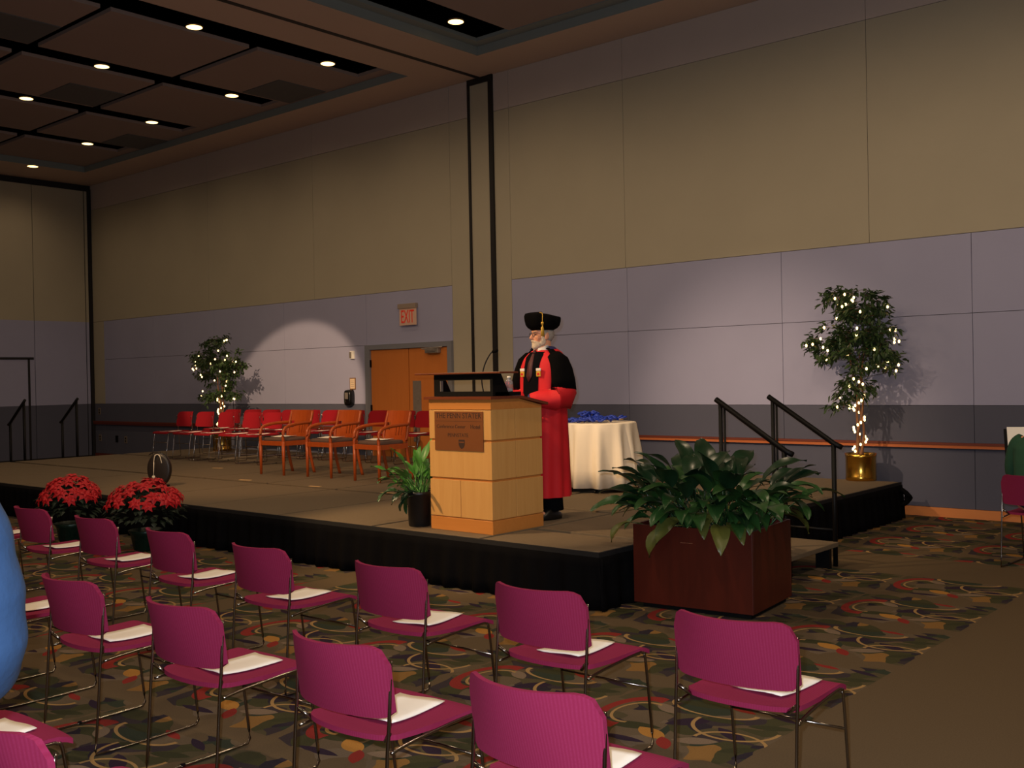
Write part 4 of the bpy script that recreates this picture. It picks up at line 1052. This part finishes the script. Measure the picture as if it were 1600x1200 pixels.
def head(mb, c, s=1.0):
    """head facing +Y, c = centre of the skull"""
    c = Vector(c)
    mb.ellipsoid(c + Vector((0, -.012, .025)) * s, (.074 * s, .094 * s, .092 * s), 20, 14)
    mb.ellipsoid(c + Vector((0, .018, -.040)) * s, (.062 * s, .070 * s, .078 * s), 18, 12)
    mb.ellipsoid(c + Vector((0, .060, -.098)) * s, (.032 * s, .026 * s, .022 * s), 12, 8)         # chin
    mb.capsule(c + Vector((-.036, .070, .022)) * s, c + Vector((.036, .070, .022)) * s, .014 * s, .014 * s, 10)   # brow
    for k in (-1, 1):
        mb.ellipsoid(c + Vector((k * .042, .055, -.030)) * s, (.022 * s, .022 * s, .022 * s), 10, 8)   # cheek
        mb.ellipsoid(c + Vector((k * .074, -.010, -.015)) * s, (.011 * s, .022 * s, .034 * s), 10, 8)  # ear
    mb.capsule(c + Vector((0, .080, .012)) * s, c + Vector((0, .106, -.030)) * s, .009 * s, .015 * s, 10)  # nose
    mb.ellipsoid(c + Vector((0, .098, -.036)) * s, (.018 * s, .012 * s, .010 * s), 10, 8)
    mb.capsule(c + Vector((-.018, .082, -.064)) * s, c + Vector((.018, .082, -.064)) * s, .008 * s, .008 * s, 8)  # lips
    mb.capsule(c + Vector((0, -.02, -.06)) * s, c + Vector((0, -.025, -.17)) * s, .058 * s, .060 * s, 14)  # neck
def eyes(c, parent, s=1.0, m=M_EYE):
    for k in (-1, 1): MB().ellipsoid((c[0] + k * .030 * s, c[1] + .079 * s, c[2] - .002 * s), (.010 * s, .007 * s, .006 * s), 10, 6).build('eye', m, parent, True)
def ering(cx, cy, z, rx, ry, n=40, wave=0.0, k=9, ph=0.0, p=2.0):
    out = []
    for j in range(n):
        t = 2 * PI * j / n; c, s_ = math.cos(t), math.sin(t); q = (abs(c) ** p + abs(s_) ** p) ** (-1 / p)
        w_ = 1 + wave * math.sin(k * t + ph)
        out.append((cx + rx * c * q * w_, cy + ry * s_ * q * w_, z))
    return out
def tube_rings(path, radii, n=18, flat=None):
    P = [Vector(p) for p in path]; out = []
    for i, p in enumerate(P):
        t = (P[min(i + 1, len(P) - 1)] - P[max(i - 1, 0)]).normalized(); a = t.cross(Vector((0, 1, 0)))
        if a.length < .1: a = t.cross(Vector((1, 0, 0)))
        a.normalize(); b = a.cross(t).normalized(); r_ = radii[i]
        if not isinstance(r_, tuple): r_ = (r_, r_)
        out.append([tuple(p + a * r_[0] * math.cos(2 * PI * j / n) + b * r_[1] * math.sin(2 * PI * j / n)) for j in range(n)])
    return out

# --- the speaker, standing behind the lectern in doctoral dress (local front = +Y)
sp = empty('person', (-5.66, 6.93, SZ), R(176)); tag(sp, 'bearded person in red and black academic robe and black tam at the lectern', 'person')
HC = Vector((0, .0, 1.575)); HR = Matrix.Translation(HC) @ Matrix.Rotation(R(-20), 4, 'Z') @ Matrix.Translation(-HC)
def turned(o): o.data.transform(HR); return o
hm = MB(); head(hm, HC)
mb = MB(); mb._add([tuple(HR @ Vector(v)) for v in hm.v], hm.f)
mb.capsule((0, 0, .98), (0, 0, 1.30), .125, .14); mb.capsule((-.10, 0, 1.32), (.10, 0, 1.32), .085, .085); mb.capsule((0, 0, 1.3), (0, .005, 1.46), .09, .058)
for k in (-1, 1):
    mb.capsule((k * .16, 0, 1.34), (k * .235, .0, 1.10), .055, .046); mb.capsule((k * .235, 0, 1.10), (k * .075, .235, 1.03), .042, .030)
    mb.capsule((k * .085, 0, .95), (k * .09, .01, .50), .085, .060); mb.capsule((k * .09, .01, .5), (k * .09, -.01, .09), .055, .038); mb.capsule((k * .09, -.02, .05), (k * .10, .13, .04), .04, .035)
hand(mb, (.075, .235, 1.03), (-.75, .55, -.15), (0, .3, .95), (.2, .75, .4), 1.1); hand(mb, (-.075, .235, 1.02), (.75, .55, -.2), (0, .3, .95), (-.2, .75, .4), 1.1)
body = bake_remesh(mb, 'body', M_SKIN, sp, .0065, 3)
for k in (-1, 1): turned(MB().ellipsoid((HC.x + k * .030, HC.y + .079, HC.z - .002), (.010, .007, .006), 10, 6).build('eye', M_EYE, sp, True))
for k in (-1, 1): turned(MB().capsule(HC + Vector((k * .018, .087, .020)), HC + Vector((k * .044, .080, .022)), .005, .004, 8).build('eyebrow', M_HAIR, sp, True))
bd = MB(); bd.ellipsoid(HC + Vector((0, .040, -.082)), (.056, .052, .050), 18, 12); bd.ellipsoid(HC + Vector((0, .066, -.102)), (.034, .030, .030), 14, 10)
for k in (-1, 1): bd.ellipsoid(HC + Vector((k * .058, .016, -.050)), (.012, .028, .046), 10, 8); bd.capsule(HC + Vector((0, .098, -.052)), HC + Vector((k * .036, .078, -.062)), .009, .007, 8)
turned(bake_remesh(bd, 'beard', M_BEARD, sp, .006, 2))
hr = MB(); hr.ellipsoid(HC + Vector((0, -.034, .005)), (.077, .080, .080), 18, 12)
for k in (-1, 1): hr.ellipsoid(HC + Vector((k * .070, .006, .012)), (.011, .030, .038), 10, 8)
turned(bake_remesh(hr, 'hair', M_HAIR, sp, .008, 2))
gl = empty('glasses'); gl.parent = sp
for k in (-1, 1):
    turned(MB().tube([(HC.x + k * .032 + .022 * math.cos(t * PI / 8), HC.y + .094, HC.z - .004 + .017 * math.sin(t * PI / 8)) for t in range(16)], .0026, 5, closed=True).build('rim', M_GLASSES, gl, True))
    turned(MB().tube([(HC.x + k * .054, HC.y + .092, HC.z), (HC.x + k * .076, HC.y + .01, HC.z + .004)], .0018, 5).build('temple', M_GLASSES, gl, True))
turned(MB().tube([(HC.x - .010, HC.y + .096, HC.z), (HC.x + .010, HC.y + .096, HC.z)], .0018, 5).build('bridge', M_GLASSES, gl, True))
# tam: eight soft corners, headband, button and tassel
tm = MB(); rings = []
for z, r_, oc in ((.036, .090, 0), (.044, .104, .01), (.058, .126, .04), (.080, .142, .07), (.115, .150, .10), (.148, .152, .12), (.160, .147, .12), (.168, .118, .06), (.173, .05, 0), (.174, .004, 0)):
    rg = []
    for j in range(64):
        t = 2 * PI * j / 64; q = r_ * (1 + oc * (abs(math.cos(4 * t)) - .6)); rg.append((HC.x + q * math.cos(t), HC.y - .008 + q * math.sin(t) * 1.04, HC.z + z + .020 * math.sin(t) * (z - .04) / .13))
    rings.append(rg)
tam = turned(tm.loft(rings).build('tam', M_VELVET, sp, True))
TB = HC + Vector((0, -.005, .178))
turned(MB().ellipsoid(TB, (.012, .012, .010), 10, 6).build('tam_button', M_GOLD, tam, True))
ta = Vector((HC.x - .142, HC.y + .066, HC.z + .135))
turned(MB().tube(catmull([TB, Vector((HC.x - .07, HC.y + .055, HC.z + .182)), ta + Vector((.004, -.004, .035)), ta + Vector((.0, .0, -.04))], 4), .003, 5).build('tassel_cord', M_GOLD, tam, True))
turned(MB().ellipsoid(ta + Vector((0, 0, -.045)), (.013, .013, .013), 10, 6).tube([ta + Vector((0, 0, -.05)), ta + Vector((0, .0, -.09)), ta + Vector((.004, -.004, -.155))], [.009, .013, .018], 10).build('tassel', M_GOLD, tam, True))
# robe
rb = MB(); rings = []
for z, rx, ry, wv in ((.19, .205, .215, .05), (.30, .205, .210, .045), (.55, .205, .200, .035), (.80, .205, .185, .025), (1.00, .205, .175, .015), (1.18, .215, .165, .01), (1.30, .215, .150, 0), (1.37, .185, .128, 0), (1.415, .135, .100, 0), (1.44, .085, .080, 0)):
    rings.append(ering(0, -.01, z, rx, ry, 72, wv, 11, .4, 2.3))
robe = rb.loft(rings, False, False).build('robe', M_REDROBE, sp, True)
def robe_surface(x, z):
    tab = ((.19, .205, .215), (.55, .205, .200), (.80, .205, .185), (1.0, .205, .175), (1.18, .215, .165), (1.30, .215, .150), (1.37, .185, .128), (1.415, .135, .100), (1.44, .085, .08))
    for (za, ra, ya), (zb, rb_, yb) in zip(tab[:-1], tab[1:]):
        if za <= z <= zb:
            k = (z - za) / (zb - za); rx = ra + (rb_ - ra) * k; ry = ya + (yb - ya) * k
            return -.01 + ry * (max(0.0, 1 - min(1, abs(x) / rx) ** 2.3)) ** (1 / 2.3)
    return 0
def panel(name, edge_l, edge_r, zs, m, off, parent=sp, nx=6):
    rings = []
    for z in zs:
        a, b = edge_l(z), edge_r(z); rings.append([(a + (b - a) * i / nx, robe_surface(a + (b - a) * i / nx, z) + off * (1.0 if 0 < i < nx else .3), z) for i in range(nx + 1)])
    return MB().loft(rings, False, False, close=False).build(name, m, parent, True)
zz = [.22 + (1.425 - .22) * i / 26 for i in range(27)]
panel('dark_vest', lambda z: -.088 - .02 * max(0, 1.0 - z) - .3 * max(0, z - 1.34) * (1.43 - z) / .09, lambda z: .088 + .02 * max(0, 1.0 - z) + .3 * max(0, z - 1.34) * (1.43 - z) / .09, zz, M_SUIT, .014)
zz2 = [1.0 + .37 * i / 8 for i in range(9)]
for k in (-1, 1):
    cr_ = empty('crest'); cr_.parent = sp; cx = k * .095; yb_ = robe_surface(cx, 1.25) + .012
    MB().box(cx - .026, cx + .026, yb_, yb_ + .010, 1.262, 1.286).build('crest_top', M_SHIRT, cr_, bevel=.003)
    MB().box(cx - .024, cx + .024, yb_, yb_ + .009, 1.215, 1.260).build('crest_shield', M_GOLD, cr_, bevel=.003)
    MB().box(cx - .012, cx + .012, yb_ + .004, yb_ + .011, 1.228, 1.246).build('crest_mark', M_REDROBE, cr_)
# sleeves: black velvet above, red bell below
for k in (-1, 1):
    up_ = tube_rings([(k * .135, -.005, 1.385), (k * .185, -.008, 1.345), (k * .215, -.008, 1.27), (k * .232, -.006, 1.18), (k * .240, .0, 1.10)], [(.055, .085), (.066, .102), (.072, .114), (.080, .124), (.086, .130)], 22)
    MB().loft(up_).build('sleeve_upper', M_VELVET, sp, True)
    lo_ = tube_rings([(k * .236, -.003, 1.14), (k * .241, .0, 1.09), (k * .236, .02, 1.03), (k * .210, .075, 1.015), (k * .165, .15, 1.025), (k * .118, .215, 1.028), (k * .085, .245, 1.022)], [(.078, .122), (.088, .132), (.094, .142), (.090, .140), (.080, .120), (.062, .088), (.052, .070)], 22)
    MB().loft(lo_, True, True).build('sleeve_lower', M_REDROBE, sp, True)
    cu_ = tube_rings([(k * .095, .238, 1.018), (k * .066, .258, 1.026)], [(.050, .060), (.046, .054)], 16)
    MB().loft(cu_, True, True).build('sleeve_cuff', M_HOODBLUE, sp, True)
# hood, collar, tie
hd_ = []
for i in range(25):
    t = R(-40 + 260 * i / 24)
    cx, cy = math.cos(t), math.sin(t)
    zin, zout = 1.455 - .05 * max(0, cy) ** 2, 1.385 - .10 * max(0, cy) ** 2
    hd_.append([(.085 * cx, -.012 + .085 * cy, zin), (.125 * cx, -.012 + .110 * cy, zin - .018), (.165 * cx, -.012 + .142 * cy, zout)])
hood = []
for i in range(29):
    t = R(155 + 230 * i / 28); cx, cy = math.cos(t), math.sin(t); f = max(0, cy)
    hood.append([(.075 * cx, .0 + .078 * cy, 1.462 - .055 * f * f), (.112 * cx, -.006 + .112 * cy, 1.455 - .080 * f * f), (.160 * cx, -.008 + .150 * cy, 1.420 - .105 * f * f), (.196 * cx, -.010 + .176 * cy, 1.380 - .115 * f * f)])
h1 = MB().loft(hood, False, False, close=False).build('hood', M_VELVET, sp, True)
bl = []
for i in range(25):
    t = R(160 + 220 * i / 24); cx, cy = math.cos(t), math.sin(t)
    bl.append([(.072 * cx, -.004 + .078 * cy, 1.474), (.098 * cx, -.01 + .098 * cy, 1.470), (.128 * cx, -.012 + .118 * cy, 1.448)])
MB().loft(bl, False, False, close=False).build('hood_lining', M_HOODBLUE, h1, True)
rdg = []
for i in range(25):
    t = R(175 + 190 * i / 24); cx, cy = math.cos(t), math.sin(t)
    rdg.append([(.120 * cx, -.015 + .122 * cy, 1.452), (.165 * cx, -.02 + .150 * cy, 1.420), (.215 * cx, -.022 + .168 * cy, 1.355), (.225 * cx, -.024 + .176 * cy, 1.22)])
MB().loft(rdg, False, False, close=False).build('hood_edge', M_REDROBE, h1, True)
sc_ = []
for i in range(25):
    t = R(105 + 330 * i / 24); cx, cy = math.cos(t), math.sin(t); f = max(0, cy)
    sc_.append([(.064 * cx, .006 + .066 * cy, 1.485 - .03 * f), (.074 * cx, .006 + .078 * cy, 1.462 - .055 * f), (.080 * cx, .006 + .088 * cy, 1.445 - .085 * f)])
MB().loft(sc_, False, False, close=False).build('shirt_collar', M_SHIRT, sp, True)
MB().tube([(0, .088, 1.432), (0, .105, 1.412)], [.016, .013], 8).build('tie_knot', M_TIE, sp, True)
ty = [[(-.012, .112, 1.41), (.012, .112, 1.41)], [(-.026, .150, 1.33), (.026, .150, 1.33)], [(-.032, .172, 1.22), (.032, .172, 1.22)], [(0, .178, 1.17), (.001, .178, 1.17)]]
MB().loft(ty, False, False, close=False).build('tie', M_TIE, sp, True).modifiers.new('t', 'SOLIDIFY').thickness = .006
tr = MB()
for k in (-1, 1): tr.loft(tube_rings([(k * .088, 0, .55), (k * .092, 0, .30), (k * .095, -.005, .075)], [.082, .078, .085], 18))
tr.build('trousers', M_SUIT, sp, True)
for k in (-1, 1):
    MB().loft([ering(k * .10, .045, z, rx, ry, 20) for z, rx, ry in ((.0, .052, .135), (.025, .055, .140), (.05, .050, .125), (.075, .042, .085), (.095, .036, .05))]).build('shoe', M_SHOE, sp, True)

# --- person in a blue sweatshirt standing close by at the left edge, seen from behind
def at_view(depth, lat, z): 
    f = Vector((-math.sin(yaw), math.cos(yaw), 0)); r_ = Vector((math.cos(yaw), math.sin(yaw), 0)); p = f * depth + r_ * lat; return (p.x, p.y, z)
bp_ = empty('person', at_view(2.05, -1.335, 0), yaw - R(6)); tag(bp_, 'person in a blue sweatshirt standing at the left edge, arms folded', 'person')
bp_.scale = (1.03, 1.03, 1.03)
HB = Vector((0, .03, 1.60))
mb = MB(); head(mb, HB)
mb.capsule((0, 0, .98), (0, 0, 1.30), .13, .15); mb.capsule((-.12, 0, 1.36), (.12, 0, 1.36), .085, .085); mb.capsule((0, 0, 1.3), (0, .0, 1.48), .09, .06)
for k in (-1, 1):
    mb.capsule((k * .18, 0, 1.38), (k * .245, .02, 1.10), .055, .046); mb.capsule((k * .245, .02, 1.10), (-k * .02, .235, 1.12 + .03 * k), .042, .032)
    mb.capsule((k * .09, 0, .95), (k * .10, .01, .50), .088, .062); mb.capsule((k * .10, .01, .5), (k * .10, -.01, .09), .057, .04); mb.capsule((k * .10, -.02, .05), (k * .11, .13, .04), .042, .036)
hand(mb, (-.02, .235, 1.15), (-.95, .1, 0), (0, .9, .3), (0, .2, .95), .5); hand(mb, (.02, .235, 1.09), (.95, .1, 0), (0, .9, .3), (0, .2, .95), .5)
bake_remesh(mb, 'body', M_SKIN, bp_, .009, 3); eyes(HB, bp_)
hr = MB(); hr.ellipsoid(HB + Vector((0, -.022, .040)), (.086, .098, .096), 18, 12); bake_remesh(hr, 'hair', M_DHAIR, bp_, .01, 2)
sw = MB()
sw.loft([ering(0, 0, z, rx, ry, 40, .012, 7, 1) for z, rx, ry in ((.88, .185, .150), (.92, .200, .160), (1.05, .205, .160), (1.2, .215, .160), (1.34, .215, .145), (1.43, .15, .11), (1.475, .078, .075))], True, True)
for k in (-1, 1):
    sw.loft(tube_rings(catmull([(k * .13, 0, 1.40), (k * .20, .0, 1.36), (k * .235, .005, 1.25), (k * .258, .005, 1.12), (k * .250, .025, 1.035), (k * .19, .10, 1.02), (k * .08, .20, 1.08), (k * .02, .225, 1.10)], 4),
        [.075 + .03 * math.sin(PI * min(1, i / 20)) + .004 * math.sin(i * 1.9) for i in range(29)], 18))
bake_remesh(sw, 'sweatshirt', M_BLUESHIRT, bp_, .012, 3)
tr = MB()
tr.loft([ering(0, 0, z, rx, ry, 30) for z, rx, ry in ((.80, .165, .125), (.95, .18, .14))])
for k in (-1, 1): tr.loft(tube_rings([(k * .085, 0, .90), (k * .095, 0, .60), (k * .10, 0, .30), (k * .105, -.005, .04)], [.10, .085, .075, .075], 18))
bake_remesh(tr, 'trousers', M_JEANS, bp_, .012, 2)
for k in (-1, 1): MB().loft([ering(k * .11, .045, z, rx, ry, 20) for z, rx, ry in ((.0, .052, .140), (.03, .055, .145), (.055, .050, .125), (.08, .042, .085))]).build('shoe', M_SHOE, bp_, True)

# --- person in green seated at the right edge, back to the camera, with a dark folder
gp = empty('person', (-2.285, 9.14, 0), R(-4)); tag(gp, 'seated person in a dark green sweater at the right edge, seen from behind', 'person')
HG = Vector((.02, .03, 1.215))
mb = MB(); head(mb, HG)
mb.capsule((0, -.06, .55), (0, -.03, .90), .125, .14); mb.capsule((-.11, -.01, .98), (.11, -.01, .98), .08, .08); mb.capsule((0, -.02, .95), (0, .0, 1.09), .085, .056)
for k in (-1, 1):
    mb.capsule((k * .17, -.01, 1.0), (k * .235, .06, .74), .053, .044); mb.capsule((k * .235, .06, .74), (k * .165, .28, .86), .041, .03)
    mb.capsule((k * .09, -.08, .535), (k * .115, .34, .52), .085, .060); mb.capsule((k * .115, .34, .5), (k * .12, .36, .08), .054, .038); mb.capsule((k * .12, .36, .05), (k * .125, .50, .04), .04, .035)
    hand(mb, (k * .165, .28, .86), (-k * .15, .55, .75), (k * .9, .2, .1), (-k * .3, -.6, .7), .9)
bake_remesh(mb, 'body', M_SKIN, gp, .009, 3); eyes(HG, gp)
hr = MB(); hr.ellipsoid(HG + Vector((0, -.025, .030)), (.088, .100, .104), 18, 12); hr.ellipsoid(HG + Vector((0, -.06, -.05)), (.075, .05, .075), 14, 10); bake_remesh(hr, 'hair', M_DHAIR, gp, .01, 2)
sw = MB()
sw.loft([ering(0, cy, z, rx, ry, 40, .012, 7, 1) for z, rx, ry, cy in ((.50, .18, .15, -.06), (.56, .195, .155, -.06), (.70, .19, .15, -.045), (.85, .20, .15, -.03), (.96, .20, .135, -.02), (1.04, .14, .10, -.01), (1.085, .076, .074, 0))], True, True)
for k in (-1, 1): sw.loft(tube_rings(catmull([(k * .13, -.01, 1.02), (k * .19, .0, .97), (k * .235, .04, .83), (k * .245, .08, .735), (k * .205, .18, .80), (k * .170, .27, .855)], 4), [.065] * 4 + [.062] * 6 + [.058] * 6 + [.05] * 5, 16))
bake_remesh(sw, 'sweater', M_GREEN, gp, .012, 3)
tr = MB()
tr.ellipsoid((0, -.06, .535), (.185, .15, .085), 20, 12)
for k in (-1, 1): tr.loft(tube_rings(catmull([(k * .09, -.06, .535), (k * .11, .15, .53), (k * .115, .33, .515), (k * .12, .385, .42), (k * .12, .37, .22), (k * .12, .36, .07)], 3), [.092] * 4 + [.082] * 5 + [.07] * 7, 16))
bake_remesh(tr, 'trousers', M_JEANS, gp, .012, 2)
for k in (-1, 1): MB().loft([ering(k * .12, .41, z, rx, ry, 20) for z, rx, ry in ((.0, .048, .13), (.03, .05, .135), (.055, .046, .115), (.08, .04, .08))]).build('shoe', M_SHOE, gp, True)
fo_ = empty('folder', (-2.285 - .11, 9.14 + .40, .93), R(30)); tag(fo_, 'open black folder with a white sheet held by the person in green', 'folder')
fo_.rotation_euler = (R(-22), 0, R(22))
MB().box(-.27, -.002, -.004, .004, -.13, .17).build('folder_cover', M_BLACKP, fo_); MB().box(.002, .25, -.004, .004, -.13, .17).build('folder_cover', M_BLACKP, fo_)
MB().box(-.245, -.02, -.008, -.004, -.11, .185).build('sheet', M_PAPER, fo_)
